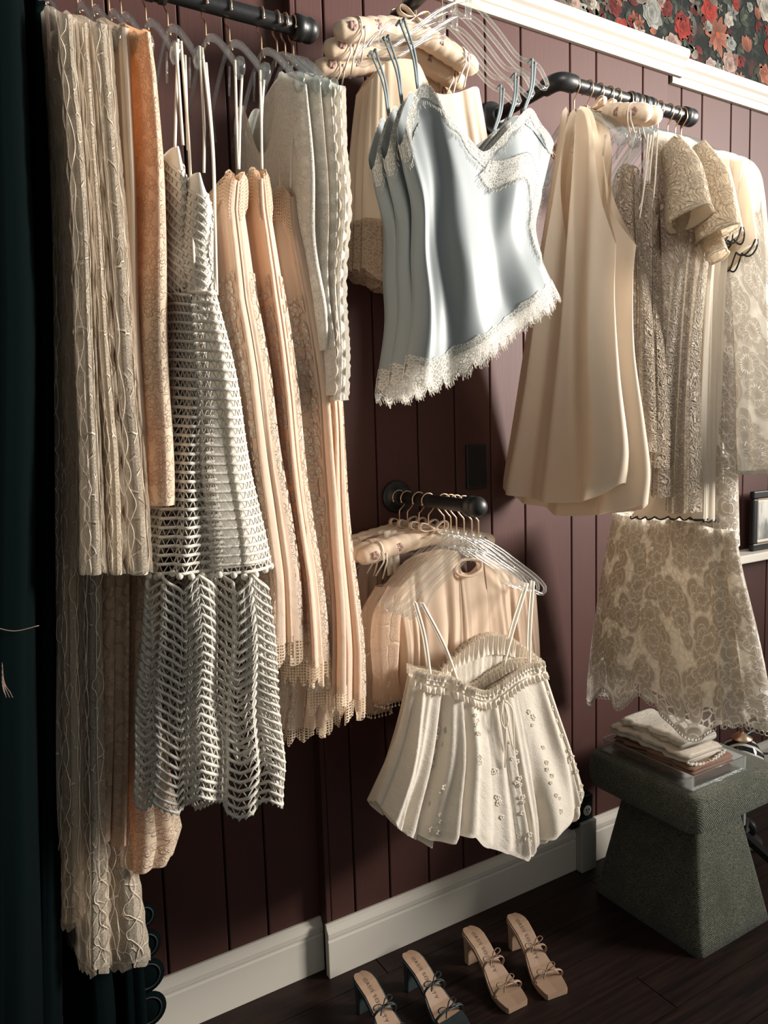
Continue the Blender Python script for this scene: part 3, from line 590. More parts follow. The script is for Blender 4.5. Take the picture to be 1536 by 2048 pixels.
def scal_edges(t, s, mat, period=.06, wd=.004):
    """scalloped lace borders running down the front edge of the garment"""
    n = int(s.H_/.006); tt = np.linspace(0, 1, n); z = tt*s.H_
    for sg, u0 in ((1, .965), (-1, .97)):
        wv = u0+.025*np.abs(np.sin(np.pi*z/period)); A = s.ev(np.full(n, u0-.03), tt, sg, .002); B = s.ev(np.clip(wv, 0, .999), tt, sg, .002); B[:, 1] -= .002+wd*np.abs(np.sin(np.pi*z/period)); B[:, 0] -= sg*.005
        V = np.vstack([A, (A+B)/2, B]); F = [(k*n+i, k*n+i+1, (k+1)*n+i+1, (k+1)*n+i) for k in range(2) for i in range(n-1)]
        link('scalloped_edge', mesh('scalloped_edge', V, F, np.stack([np.repeat([0, .012, .024], n), np.tile(z, 3)], 1)), mat, t)
def braid(t, s, mat, cords=((.0, .16, 0), (.0, .16, math.pi), (.42, .14, 0), (.42, .14, math.pi)), period=.075, r=.0005):
    n = int(s.H_/.005); tt = np.linspace(.01, .995, n); z = tt*s.H_; mb = MB()
    for c, A, ph in cords:
        w = c+A*(.7+.5*np.sin(z*9.7+ph*2+c*7))*np.sin(np.pi*(z+.02*np.sin(z*17+c*3))/period+ph)+.05*np.sin(z*23+c*5+ph); phi = np.pi-np.abs(w)*1.5; u = np.clip(.5-.5*np.cos(phi), 0, 1); P = np.where((w > 0)[:, None], s.ev(u, tt, 1.0, .0015), s.ev(u, tt, -1.0, .0015)); P[:, 1] -= .0015; mb.tube(P, r*(1+.5*np.abs(np.cos(np.pi*z/period))**6), 5)
    o = mb.build('braid_cord', mat, t); o['kind'] = 'stuff'
rows_L = [
 ('short ivory net-lace dress, leftmost of the scallop-edged lace dresses', 'ivory_vine', [(28, 116, 155), (120, 123, 157), (300, 138, 170), (500, 150, 185), (700, 158, 195), (900, 166, 203), (1050, 169, 210), (1150, 172, 216)], -.445, .075),
 ('narrow ivory scalloped lace dress squeezed between two wider lace dresses', 'ivory_vine', [(45, 158, 178), (300, 171, 192), (600, 192, 215), (900, 214, 238), (1150, 220, 248)], -.438, .08),
 ('ivory net-lace dress with frilled hem, right of the narrow scalloped one', 'ivory_vine', [(48, 180, 226), (300, 200, 240), (600, 224, 268), (900, 245, 292), (1000, 250, 300), (1150, 256, 312)], -.44, .075),
]
for i, (lb, mt, rows, yn, per) in enumerate(rows_L):
    s = edge_surf(rows, yn, -.08, seed=20+i, scal=(per, .05)); t = dress('lace_dress', lb, 'dress', s, mt, 'lace_body', LG, 46, 110); scal_edges(t, s, 'ivory_vine', per); braid(t, s, 'ribbon', ((-.22, .10, 0), (-.22, .10, math.pi), (.2, .11, 0), (.2, .11, math.pi)), period=.05+.006*i)
s = edge_surf([(55, 230, 270), (300, 241, 275), (600, 262, 284), (1000, 280, 300)], -.425, -.08, seed=31); dress('slip_dress', 'plain taupe slip dress beside the orange-lit embroidered dress', 'dress', s, 'taupe', 'body', LG)
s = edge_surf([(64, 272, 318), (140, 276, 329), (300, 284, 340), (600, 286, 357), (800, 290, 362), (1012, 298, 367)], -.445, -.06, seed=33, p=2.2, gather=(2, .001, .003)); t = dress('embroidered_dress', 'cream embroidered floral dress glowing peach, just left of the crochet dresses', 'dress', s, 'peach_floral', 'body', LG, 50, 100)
rows_M = [
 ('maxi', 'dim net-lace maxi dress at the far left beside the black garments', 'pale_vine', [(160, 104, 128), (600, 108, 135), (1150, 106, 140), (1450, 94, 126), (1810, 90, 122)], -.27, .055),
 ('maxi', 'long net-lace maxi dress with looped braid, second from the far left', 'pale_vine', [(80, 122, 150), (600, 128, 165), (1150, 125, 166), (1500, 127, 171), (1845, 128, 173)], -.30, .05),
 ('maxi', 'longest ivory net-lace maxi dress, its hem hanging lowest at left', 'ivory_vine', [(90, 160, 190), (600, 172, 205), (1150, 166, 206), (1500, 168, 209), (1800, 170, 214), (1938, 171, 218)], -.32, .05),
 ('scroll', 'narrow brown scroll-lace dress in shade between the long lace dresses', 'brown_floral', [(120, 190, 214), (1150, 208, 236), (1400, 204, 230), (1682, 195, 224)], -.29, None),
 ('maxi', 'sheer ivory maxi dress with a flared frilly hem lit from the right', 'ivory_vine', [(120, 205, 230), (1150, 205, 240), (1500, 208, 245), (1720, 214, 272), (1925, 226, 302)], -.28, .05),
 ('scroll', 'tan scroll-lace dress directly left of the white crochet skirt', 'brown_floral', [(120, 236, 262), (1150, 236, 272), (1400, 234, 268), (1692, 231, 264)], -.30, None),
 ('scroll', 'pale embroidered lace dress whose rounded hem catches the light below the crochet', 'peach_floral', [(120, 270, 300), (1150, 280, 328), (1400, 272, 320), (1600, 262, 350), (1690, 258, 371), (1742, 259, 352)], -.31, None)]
for i, (kd, lb, mt, rows, yn, per) in enumerate(rows_M):
    s = edge_surf(rows, yn, -.02, seed=50+i, scal=(per, .06) if per else None, gather=(4, .003, .009), shoulder=.06)
    t = dress('maxi_dress' if kd == 'maxi' else 'scroll_lace_dress', lb, 'dress', s, mt, 'lace_body', 'long lace dresses at the left end', 46, 120, hem=(.018, 26) if kd == 'maxi' else None)
    if kd == 'maxi': braid(t, s, 'ribbon', ((-.1, .09, 0), (-.1, .09, math.pi), (.25, .09, 0), (.25, .09, math.pi)), period=.045+.004*i, r=.0006)
    if per and i != 4: scal_edges(t, s, mt, per, .002)
# black garments that close the picture on the left
for i, (lb, rows, yn, yb, mt) in enumerate([
 ('plain black dress hanging at the far left edge, frontmost', [(-60, -70, 60), (600, -60, 84), (1300, -70, 80), (2048, -80, 92), (2300, -80, 92)], -.45, -.06, 'black_cloth'),
 ('black dress behind the net-lace maxi dresses at far left', [(0, 58, 98), (600, 70, 108), (1300, 70, 112), (2048, 60, 125), (2200, 60, 125)], -.30, -.04, 'black_cloth'),
 ('long black dress hidden behind the pale lace dresses, seen below their hems', [(300, 160, 190), (1300, 170, 200), (1800, 150, 205), (2048, 155, 235), (2300, 150, 240)], -.24, -.02, 'black_cloth')]):
    s = edge_surf(rows, yn, yb, seed=80+i, shoulder=.05); dress('black_dress', lb, 'dress', s, mt, 'body', 'black dresses at the far left', 30, 40)
s = edge_surf([(500, 215, 240), (1300, 225, 262), (1850, 226, 296), (2048, 232, 308), (2300, 232, 312)], -.19, .02, seed=88)
t = dress('black_lace_dress', 'black lace dress with big scalloped border in front of the left baseboard', 'dress', s, 'black_cloth', 'body', None, 30, 50); 
for px, py, rr in ((286, 1832, .026), (290, 1890, .032), (293, 1952, .036), (295, 2020, .038), (296, 2090, .038)):
    P = aty(px, py, -.185); MB().lathe([(-.002, .004), (-.0015, rr), (.0015, rr), (.002, .004)], P, (0, -1, 0), 24).build('scallop', 'black_cloth', t)
    MB().tube([P+np.array((math.cos(a)*rr*.72, -.003, math.sin(a)*rr*.72)) for a in np.linspace(-2.2, 2.2, 16)], .0016, 5).build('scallop_cord', 'black_piping', t)
# tassel on the dark garment
t = thing('tassel', 'thin brown cord tassel hanging at the extreme left edge', 'tassel', aty(8, 1290, -.46)); mb = MB()
for k in range(9): mb.tube(smooth_path([aty(4, 1325, -.462), aty(4+k*.6, 1365, -.462), aty(8+k*2.2, 1385+k % 3*5, -.463)], 8), .0006, 4)
mb.build('fringe', 'dark_pleat', t); MB().tube(smooth_path([aty(-10, 1255, -.461), aty(30, 1262, -.461), aty(78, 1251, -.461)], 10), .0007, 4).build('cord', 'dark_pleat', t)
# ---------------------------------------------------------------- white crochet dresses (real cords and zigzags)
def crochet(s, t, name, t0, t1, rows, cells, chev=0.0, nch=6, rc=.0026, rz=.0015):
    q = np.linspace(0, 1, 150, endpoint=False); cords = MB(); zig = MB()
    tri = lambda q: chev*np.abs(np.mod(q*nch, 1.0)*2-1)
    tj = np.linspace(t0, t1, rows)
    for k, tv in enumerate(tj):
        cords.tube(s.ring(q, tv+tri(q)/s.height*1.0), rc, 5, closed=True)
        if k < rows-1:
            qq = np.arange(cells*2)/(cells*2); tt = np.where(np.arange(cells*2) % 2 == 0, tv, tj[k+1])+tri(qq)/s.height
            zig.tube(s.ring(qq, tt), rz, 4, closed=True)
    o = cords.build(name+'_cord', 'white_yarn', t); o['kind'] = 'stuff'; o = zig.build(name+'_zigzag', 'white_yarn', t); o['kind'] = 'stuff'
def strap(P, wdt, mat, t, name='strap', axis=(1, 0, 0)):
    MB().tube(smooth_path(P, 14), .0009, 6, flat=(axis, wdt/.0018)).build(name, mat, t)
pom = MB().ball((0, 0, 0), .0062, 8, 5); pomme = mesh('pompom', pom.V, pom.F); pomme.materials.append(M['white_yarn'])
def crochet_dress(label, bod, up, low, yn, yb, seed, straps, lined=False):
    sb = edge_surf(bod, yn+.02, yb-.08, seed=seed, shoulder=.0, p=2.2, gather=(2, .001, .002)); su = edge_surf(up, yn, yb, seed=seed+1, shoulder=.012, p=2.4, gather=(3, .003, .016), amp=.012); sl = edge_surf(low, yn-.005, yb+.02, seed=seed+2, shoulder=.004, p=2.1, gather=(3, .014, .020), amp=.012)
    c = sl.ev(np.array([.5]), np.array([1.0]), 0)[0]; t = thing('crochet_dress', label, 'dress', c, 'white crochet dresses mid rail')
    link('bodice_lining', sb.mesh('bodice_lining', 24, 30), 'white_lining', t)
    crochet(sb, t, 'bodice', .02, .98, 15, 22, .04, 2, .0028, .0016)
    su2 = edge_surf([(a, b+12, c2-14) for a, b, c2 in up], yn+.03, yb-.03, seed=seed+1, shoulder=.005, p=2.4, gather=(3, .003, .016), amp=.012)
    if lined: link('skirt_lining', su2.mesh('skirt_lining', 40, 50, 0, .97), 'white_lining', t)
    crochet(su, t, 'skirt', .01, .99, 31, 36, rc=.0030, rz=.0017); crochet(sl, t, 'flounce', .0, 1.0, 25, 46, .030, 7, .0031, .0018)
    e = MB().tube(sl.ring(np.linspace(0, 1, 300, endpoint=False), 1.0+.030/sl.height*np.abs(np.mod(np.linspace(0, 1, 300, endpoint=False)*7, 1)*2-1)+.006/sl.height*np.sin(np.arange(300)*1.57)), .0022, 4, closed=True).build('picot_edge', 'white_yarn', t)
    for k in range(26):
        P = su.ring(np.array([k/26+.01]), 1.0+.008*math.sin(k*5))[0]; o = link('pompom', pomme, None, t); o.location = P
    for st in straps: strap([aty(x, y, Y) for x, y, Y in st], .005, 'ribbon', t)
    return t
crochet_dress('white crochet dress with open zigzag knit, left one, partly behind the embroidered dress', [(292, 344, 366), (400, 345, 384), (575, 352, 388)],
 [(585, 364, 400), (800, 366, 430), (1000, 350, 438), (1150, 334, 442)], [(1152, 330, 442), (1400, 326, 446), (1590, 318, 448)], -.44, -.26, 100,
 [[(356, 78, -.42), (353, 180, -.43), (350, 295, -.44)], [(362, 82, -.41), (378, 290, -.42), (386, 480, -.44), (392, 588, -.445)], [(352, 85, -.43), (366, 290, -.44)], [(370, 110, -.40), (376, 300, -.42)]])
crochet_dress('white crochet dress with open zigzag knit, right one, fully in front', [(345, 388, 408), (400, 381, 426), (500, 380, 441), (588, 388, 434)],
 [(580, 395, 444), (700, 402, 472), (800, 414, 490), (1000, 436, 522), (1150, 452, 541)], [(1152, 450, 542), (1300, 446, 556), (1450, 442, 576), (1545, 440, 592), (1600, 440, 590)], -.468, -.25, 120,
 [[(399, 92, -.42), (408, 250, -.43), (408, 345, -.44)], [(404, 95, -.42), (425, 300, -.44), (434, 590, -.455)], [(412, 125, -.41), (428, 330, -.43), (430, 580, -.455)]], True)
# ---------------------------------------------------------------- peach gowns
PG = 'peach gowns with crocheted shoulder caps'
def gown(label, rows, yn, yb, seed, cap, ribbon, net_hem=.045, mat='peach', mat2='peach_lace'):
    s = edge_surf(rows, yn, yb, seed=seed, shoulder=.015, p=2.1, gather=(7, .004, .016), amp=.008, nrand=5, topdrop=lambda z: [(yb, z-.20), ((yn+yb)/2, z-.085), (yn+.085, z-.028), (yn+.045, z-.004), (yn+.015, z-.003), (yn, z-.022)]); c = s.ev(np.array([.5]), np.array([1.0]), 0)[0]; t = thing('peach_gown', label, 'dress', c, PG)
    link('skirt', s.mesh('skirt', 64, 90), mat, t)
    link('lace_panel', s.strip('lace_panel', .02, .98, lambda u: .16+.05*np.sin(9*u), 1.0, 90, 60, 1, .003), mat2, t)
    link('lace_panel', s.strip('lace_panel', .5, .98, lambda u: .16+.05*np.sin(9*u), 1.0, 70, 60, -1, .003), mat2, t)
    for sg in (1, -1): link('crochet_hem', s.strip('crochet_hem', 0, 1, .985, 1+net_hem/s.height, 200, 10, sg, .002, scallop=(18, .4)), 'peach_net', t)
    if cap:
        for sg in (1, -1): link('shoulder_cap', s.strip('shoulder_cap', .35, 1, -.005, lambda u: .072+.012*np.sin(40*u), 60, 14, sg, .005), 'peach_net', t)
    for rb in ribbon: strap([aty(x, y, Y) for x, y, Y in rb], .005, 'ribbon', t, 'ribbon_strap')
    return t, s
gown('peach gown with rounded crocheted shoulder cap, leftmost beside the crochet dress', [(336, 468, 488), (346, 456, 500), (372, 448, 503), (420, 444, 498), (600, 458, 516), (750, 486, 545), (880, 510, 560), (1000, 525, 578), (1150, 543, 592), (1285, 548, 604)], -.41, -.16, 140, True, [[(470, 120, -.41), (473, 230, -.42), (477, 338, -.43)], [(484, 150, -.40), (480, 240, -.42), (478, 338, -.43)]])
gown('peach gown with narrow crocheted cap, second of the peach gowns', [(331, 514, 534), (342, 509, 543), (370, 506, 549), (420, 508, 552), (600, 530, 574), (800, 560, 604), (950, 578, 622), (1150, 600, 646), (1330, 612, 662)], -.40, -.14, 150, True, [[(520, 140, -.41), (522, 230, -.42), (524, 338, -.425)], [(528, 160, -.40), (523, 240, -.42), (524, 338, -.425)]])
gown('peach gown emerging below the ivory blouses, third of the peach gowns', [(368, 574, 592), (380, 566, 600), (410, 562, 606), (450, 562, 610), (600, 586, 640), (800, 620, 668), (1000, 640, 688), (1200, 652, 692), (1385, 656, 694)], -.385, -.13, 160, True, [[(588, 240, -.38), (584, 300, -.39), (582, 375, -.40)]])
gown('peach gown with the rightmost lace hem on the long rail', [(480, 612, 650), (700, 640, 680), (850, 660, 690), (1000, 668, 704), (1150, 676, 718), (1300, 684, 729), (1400, 686, 733)], -.375, -.10, 170, False, [[(640, 380, -.38), (634, 480, -.395)]])
gown('peach gown hanging lowest behind the other peach gowns', [(420, 540, 580), (800, 580, 620), (1100, 600, 650), (1300, 590, 672), (1455, 570, 686)], -.31, -.06, 180, False, [[(560, 220, -.31), (560, 420, -.33)]], .03)
# ---------------------------------------------------------------- ivory lace blouses by the end cap
WG = 'ivory lace blouses next to the rail end cap'
for i, (lb, rows, yn, yb) in enumerate([
 ('ivory lace blouse with open neckline and label, leftmost of the blouses', [(168, 594, 630), (300, 596, 640), (450, 604, 652), (600, 628, 664), (700, 640, 668)], -.415, -.06),
 ('ivory lace blouse with wavy placket, second from the left of the four blouses', [(158, 628, 650), (300, 634, 656), (450, 644, 668), (600, 648, 672), (790, 662, 684)], -.42, -.10),
 ('ivory lace blouse, third from the left of the four blouses by the end cap', [(160, 650, 669), (300, 654, 672), (450, 660, 682), (600, 662, 682), (785, 668, 688)], -.42, -.10),
 ('ivory lace blouse with scalloped sleeve edge, rightmost on the long rail', [(172, 668, 692), (300, 666, 690), (420, 672, 703), (600, 672, 696), (800, 668, 697)], -.425, -.10)]):
    td = (lambda z: [(-.06, z-.02), (-.11, z+.06), (-.17, z+.045), (-.235, z-.06), (-.29, z-.045), (-.33, z+.045), (-.375, z+.025), (-.415, z)]) if i == 0 else None
    s = edge_surf(rows, yn, yb, seed=190+i, shoulder=.06, p=2.2, gather=(3, .003, .006), scal=(.05, .03) if i == 3 else None, topdrop=td); t = dress('lace_blouse', lb, 'blouse', s, 'ivory_blouse', 'body', WG, 60, 70)
    if i == 3: scal_edges(t, s, 'ivory_blouse', .032, .006)
    if i == 0:
        P = s.ev(np.array([.56]), np.array([.10]), 1, .004)[0]; b = MB().box((P[0]-.002, P[1]-.012, P[2]-.045), (P[0], P[1]+.012, P[2])); b.build('brand_tag', plain('grey_woven_label', (.12, .12, .11), .7), t, smooth=False)
        P = s.ev(np.array([.60]), np.array([.22]), 1, .004)[0]; MB().box((P[0]-.001, P[1]-.003, P[2]-.022), (P[0], P[1]+.003, P[2])).build('size_tag', 'black_piping', t, smooth=False)
# hangers on the long rail
names = [(.215, 'over the leftmost scalloped lace dress'), (.267, 'over the frilled net-lace dress'), (.29, 'over the taupe slip dress'), (.318, 'beside the embroidered dress'), (.338, 'over the cream embroidered dress'), (.38, 'holding the left crochet dress'), (.418, 'holding the right crochet dress'), (.487, 'holding the first peach gown'), (.532, 'holding the second peach gown'), (.595, 'holding the leftmost ivory blouse'), (.627, 'third from the rail end cap'), (.644, 'second from the rail end cap'), (.661, 'nearest the rail end cap')]
for x, d in names: hanger('paddle', 'x', x, LY, LZ, 2.124, 'clear acrylic paddle hanger with gold hook '+d, 'clear hangers on the long rail', .172, .125, flip=1)
# ================================================================== FACEOUT: satin slips and blue camisoles (parallel to the wall)
SG = 'champagne satin slips on padded hangers'
for i, (lb, Y, z) in enumerate([('champagne satin slip nearest the wall behind the blue camisoles', -.075, 2.255), ('champagne satin slip between two others on the faceout', -.125, 2.275), ('foremost champagne satin slip, its front showing behind the blue camisole neckline', -.175, 2.29)]):
    s = Surf('y', Y-.012, [(712+i*14, 190-i*14), (745+i*14, 150-i*12), (800+i*14, 150-i*10), (860, 188), (905, 190), (945, 176), (958, 180)], [(692+i*16, 455-i*5), (790, 470), (900, 480), (1000, 470)], [(704+i*14, 260), (696+i*15, 350)], [(970, 250), (985, 350)], th=(.012, .03), gather=(5, .004, .012), seed=210+i, amp=.012)
    t = dress('satin_slip', lb, 'slip', s, 'champ_satin', 'body', SG, 80, 60)
    for sg in (1, -1): link('lace_hem', s.strip('lace_hem', 0, 1, .97, 1+.125/s.height, 160, 14, sg, .001, scallop=(7, .12)), 'champ_lace', t)
    hanger('pad', 'y', Y, MX+.0, MZ, z, ['rose-printed padded satin hanger nearest the wall on the upper faceout', 'rose-printed padded satin hanger, middle of three on the upper faceout', 'topmost rose-printed padded satin hanger with champagne bow'][i], 'padded hangers on the upper faceout', .19, .10)
# blue camisoles
by = -.395
s = Surf('y', by, [(800, 292), (806, 240), (835, 176), (870, 236), (915, 282), (957, 312), (1000, 268), (1045, 226), (1080, 262), (1105, 292)],
 [(812, 728), (850, 738), (895, 712), (940, 684), (985, 655), (1030, 615), (1070, 590), (1102, 568)], [(812, 350), (829, 430), (828, 520), (829, 610)], [(1092, 345), (1076, 410), (1067, 455), (1072, 500), (1088, 540)],
 th=(.022, .045), p=2.2, seed=5, nrand=0, folds=[(.02, .04, .05, .016, 0), (.18, .22, .05, -.010, 1), (.32, .38, .12, .024, 2), (.56, .60, .06, -.006, 3), (.73, .76, .09, .012, 4), (.90, .90, .04, -.006, 5)], ramp=(.6, 1.0), wob=.006)
t = thing('satin_camisole', 'foremost pale blue satin camisole with ivory lace neckline and slanted lace hem', 'camisole', s.ev(np.array([.5]), np.array([1.0]), 0)[0], 'blue satin camisoles')
link('body', s.mesh('body', 120, 90), 'blue_satin', t)
def fringe(P, D, n, ln, mat, name, t, seed=1):
    rg = random.Random(seed); mb = MB(); P = np.asarray(P); ii = np.linspace(0, len(P)-1, n)
    for v in ii:
        k = int(v); f = v-k; q = P[k]*(1-f)+P[min(k+1, len(P)-1)]*f; d = np.array(D)+np.array([rg.uniform(-.4, .4), rg.uniform(-.2, 0), rg.uniform(-.25, .25)])*np.linalg.norm(D); mb.tube([q, q+d*ln*rg.uniform(.6, 1.2)], .00045, 3, cap=False)
    o = mb.build(name, mat, t); o['kind'] = 'stuff'
for sg in (1, -1):
    link('lace_hem', s.strip('lace_hem', 0, 1, lambda u: .955+.012*np.abs(np.sin(28*u)), 1+.038/s.height, 240, 12, sg, .002, scallop=(13, .3)), 'white_lace', t)
    uu = np.linspace(0.01, .99, 120); e = s.ev(uu, 1+.036/s.height*(1-.3*(1-np.abs(np.sin(np.pi*13*uu)))), sg, .002); fringe(e, (0.15, -.1, -1), 230, .010, 'white_yarn', 'eyelash_fringe', t, 3+sg)
uu = np.linspace(0, 1, 160)
link('lace_neckline', s.strip('lace_neckline', 0, 1, -.006, lambda u: .045+.035*np.exp(-((u-.5)/.08)**2)+.012*np.sin(60*u)+.05*np.exp(-((u-.04)/.06)**2)+.035*np.exp(-((u-.97)/.06)**2), 240, 12, 1, .0025), 'white_lace', t)
link('lace_neckline', s.strip('lace_neckline', 0, 1, -.006, .06, 160, 8, -1, .001), 'white_lace', t)
e = s.ev(uu, .058+.035*np.exp(-((uu-.5)/.08)**2)+.012*np.sin(60*uu)+.05*np.exp(-((uu-.04)/.06)**2), 1, .004); fringe(e, (.1, -.3, -1), 150, .009, 'white_yarn', 'eyelash_fringe', t, 9)
# diagonal wrap lace from the V down to the right side seam
wr = smooth_path([(.53, .10), (.62, .19), (.74, .26), (.88, .34), (.955, .43), (.965, .58), (.985, .78)], 90); n = len(wr)
A = s.ev(wr[:, 0]-.034, wr[:, 1]+.046, 1, .004); B = s.ev(np.clip(wr[:, 0]+.034, 0, .998), wr[:, 1]-.046, 1, .004); mid = s.ev(np.clip(wr[:, 0], 0, .998), wr[:, 1], 1, .006)
V = np.vstack([A, mid, B]); sl = np.r_[0, np.cumsum(np.linalg.norm(np.diff(mid, axis=0), axis=1))]
link('wrap_lace', mesh('wrap_lace', V, [(k*n+i, k*n+i+1, (k+1)*n+i+1, (k+1)*n+i) for k in range(2) for i in range(n-1)], np.stack([np.repeat([0, .032, .064], n), np.tile(sl, 3)], 1)), 'white_lace', t)
fringe(A, (-.5, -.4, -.8), 90, .012, 'white_yarn', 'eyelash_fringe', t, 12); fringe(B, (.6, -.4, .2), 70, .008, 'white_yarn', 'eyelash_fringe', t, 13)
MB().tube(smooth_path(path_on(s, [(.80, .07), (.88, .085), (.95, .095)], 1, .001), 8), .0009, 4).build('dart_seam', 'blue_strap', t)
MB().tube(smooth_path(path_on(s, [(.02, .09), (.10, .085), (.16, .09)], 1, .001), 8), .0009, 4).build('dart_seam', 'blue_strap', t)
for (x0, z0, x2, y2) in ((.812, 2.158, 835, 178), (.822, 2.164, 837, 178), (1.138, 2.160, 1045, 228), (1.146, 2.154, 1046, 228)):
    A = np.array((x0, by-.006, z0)); B = aty(x2, y2, by-.014); strap([A, (A+B)/2+np.array((.004, -.006, 0)), B], .006, 'blue_strap', t); strap([A+np.array((-.002, .012, 0)), A+np.array((0, 0, .006)), A], .006, 'blue_strap', t)
for dy, lb in ((.045, 'second pale blue satin camisole tucked behind the foremost one'), (.088, 'rearmost pale blue satin camisole, only its left folds showing')):
    c = copy_tree(t, (-.008 if dy < .05 else -.012, dy, -.012 if dy < .05 else -.02)); c['label'] = lb
for y, lb in ((by, 'clear plastic loop hanger with the foremost blue camisole'), (by+.045, 'clear plastic loop hanger with the second blue camisole'), (by+.088, 'clear plastic loop hanger with the rearmost blue camisole')):
    hanger('loop', 'y', y, .977, MZ, 2.243, lb, 'clear hangers on the upper faceout', .207, .112, flip=-1)
# ================================================================== RIGHT RAIL
CG = 'plain cream dresses on the right rail'
def cream(label, X, top, hem, left, right, seed, folds):
    s = Surf('x', X, top, hem, left, right, th=(.010, .05), p=2.2, seed=seed, nrand=3, amp=.006, folds=folds, ramp=(.2, 1.0)); t = dress('cream_dress', label, 'dress', s, 'cream_crepe', 'body', CG, 110, 100)
    return t, s
F1 = [(.2, .22, .07, .022, 0), (.38, .34, .06, -.016, 1), (.58, .52, .06, .020, 2), (.72, .70, .05, -.020, 3), (.86, .84, .07, .026, 4)]
t, s1 = cream('plain cream sleeveless dress with deep V front, foremost on the right rail', 1.375, [(1106, 400), (1117, 300), (1132, 226), (1144, 224), (1131, 300), (1127, 400), (1140, 488), (1150, 400), (1155, 300), (1158, 222), (1180, 222), (1196, 300), (1208, 400), (1232, 488)], [(1011, 972), (1045, 984), (1090, 994), (1140, 1003), (1190, 1001), (1225, 990), (1248, 966)], [(1084, 520), (1052, 700), (1028, 850), (1013, 945)], [(1229, 600), (1238, 750), (1252, 880), (1252, 930)], 230, F1)
t, s2 = cream('plain cream sleeveless dress just behind the foremost cream one', 1.425, [(1120, 400), (1135, 320), (1160, 300), (1186, 224), (1212, 262), (1218, 360), (1232, 425), (1272, 490)], [(1032, 990), (1090, 1008), (1150, 1026), (1210, 1028), (1260, 1020), (1292, 1008)], [(1090, 560), (1060, 750), (1038, 950)], [(1266, 560), (1268, 700), (1288, 850), (1298, 940)], 231, F1)
# textured ribbon-lace dresses
TG = 'ribbon-lace dresses on the right rail'
def xs(X, top, hem, left, right, seed, th=(.010, .03), **k): return Surf('x', X, top, hem, left, right, th=th, seed=seed, nrand=k.pop('nrand', 4), amp=k.pop('amp', .008), p=k.pop('p', 2.4), **k)
def sleeve(t, X, path, rw, rx, mat, name='sleeve', lining=None, edge=None):
    P = smooth_path([atx(x, y, X+dx) for x, y, dx in path], 26); n = len(P); q = np.linspace(0, 1, n); k = 30
    T = np.gradient(P, axis=0); T /= np.linalg.norm(T, axis=1)[:, None]; A = np.cross(T, (1, 0, 0)); A /= np.linalg.norm(A, axis=1)[:, None]; B = np.cross(T, A)
    ra = np.interp(q, np.linspace(0, 1, len(rw)), rw); rb = np.interp(q, np.linspace(0, 1, len(rx)), rx); th = np.linspace(0, 2*np.pi, k, endpoint=False)
    V = (P[:, None]+A[:, None]*(np.cos(th)*1)[None, :, None]*ra[:, None, None]+B[:, None]*np.sin(th)[None, :, None]*rb[:, None, None]); V += .003*np.sin(5*th+.0)[None, :, None]*A[:, None]*q[:, None, None]
    UV = np.stack([np.tile(th*.04, n), np.repeat(q*.2, k)], 1); F = [(i*k+j, i*k+(j+1) % k, (i+1)*k+(j+1) % k, (i+1)*k+j) for i in range(n-1) for j in range(k)]
    o = link(name, mesh(name, V.reshape(-1, 3), F, UV), mat, t)
    if lining: W = P[:, None]+(V-P[:, None])*.93; link('sleeve_lining', mesh('sleeve_lining', W.reshape(-1, 3), F, UV), lining, o); o.children[0].matrix_parent_inverse = Matrix.Identity(4)
    if edge: MB().tube(V[-1], .0026, 6, closed=True).build('sleeve_edge', edge, t)
    return o
s = xs(1.47, [(1225, 400), (1238, 345), (1258, 328), (1275, 345), (1278, 400)], [(1240, 880), (1275, 900), (1309, 905)], [(1232, 550), (1240, 700)], [(1292, 560), (1302, 650), (1306, 780)], 240, gather=(5, .003, .008))
t = dress('ribbon_lace_dress', 'tan ribbon-lace strappy dress hanging next to the cream dresses', 'dress', s, 'swirl_dk', 'body', TG, 60, 90)
for a in (((1272, 262, 0), (1262, 300, 0), (1246, 345, 0)), ((1296, 268, 0), (1284, 400, 0), (1262, 440, 0)), ((1302, 270, 0), (1276, 450, 0), (1258, 445, 0))): strap([atx(x, y, 1.468) for x, y, _ in a], .005, 'ribbon', t, axis=(0, 1, 0))
s = xs(1.505, [(1268, 430), (1284, 375), (1300, 362), (1312, 385), (1314, 430)], [(1282, 920), (1310, 932), (1330, 935)], [(1278, 600), (1286, 800)], [(1318, 600), (1326, 700), (1330, 850)], 241, gather=(5, .003, .008))
t = dress('ribbon_lace_dress', 'tan ribbon-lace strappy dress, second of the ribbon-lace dresses', 'dress', s, 'swirl_dk', 'body', TG, 60, 90)
for a in (((1308, 262), (1303, 310), (1298, 365)), ((1316, 264), (1306, 400), (1286, 480))): strap([atx(x, y, 1.503) for x, y in a], .005, 'ribbon', t, axis=(0, 1, 0))
s = xs(1.54, [(1300, 300), (1318, 266), (1340, 266), (1364, 276), (1378, 330)], [(1308, 985), (1330, 994), (1346, 994)], [(1306, 500), (1308, 800)], [(1382, 420), (1366, 540), (1352, 700), (1346, 880)], 242, gather=(5, .003, .008), th=(.014, .03))
t = dress('ribbon_lace_dress', 'ivory swirl-textured lace dress with wide short sleeve opening toward us', 'dress', s, 'swirl', 'body', TG, 70, 100)
sleeve(t, 1.535, [(1340, 290, 0), (1366, 350, -.012), (1378, 440, -.03)], [.030, .050, .060], [.014, .028, .036], 'swirl', lining='ivory_plain', edge='swirl')
s = xs(1.585, [(1345, 300), (1362, 272), (1385, 282), (1405, 292), (1425, 340)], [(1342, 1015), (1370, 1025), (1393, 1025)], [(1350, 500), (1348, 800)], [(1428, 430), (1408, 560), (1396, 700), (1393, 880)], 243, gather=(5, .003, .008), th=(.014, .032))
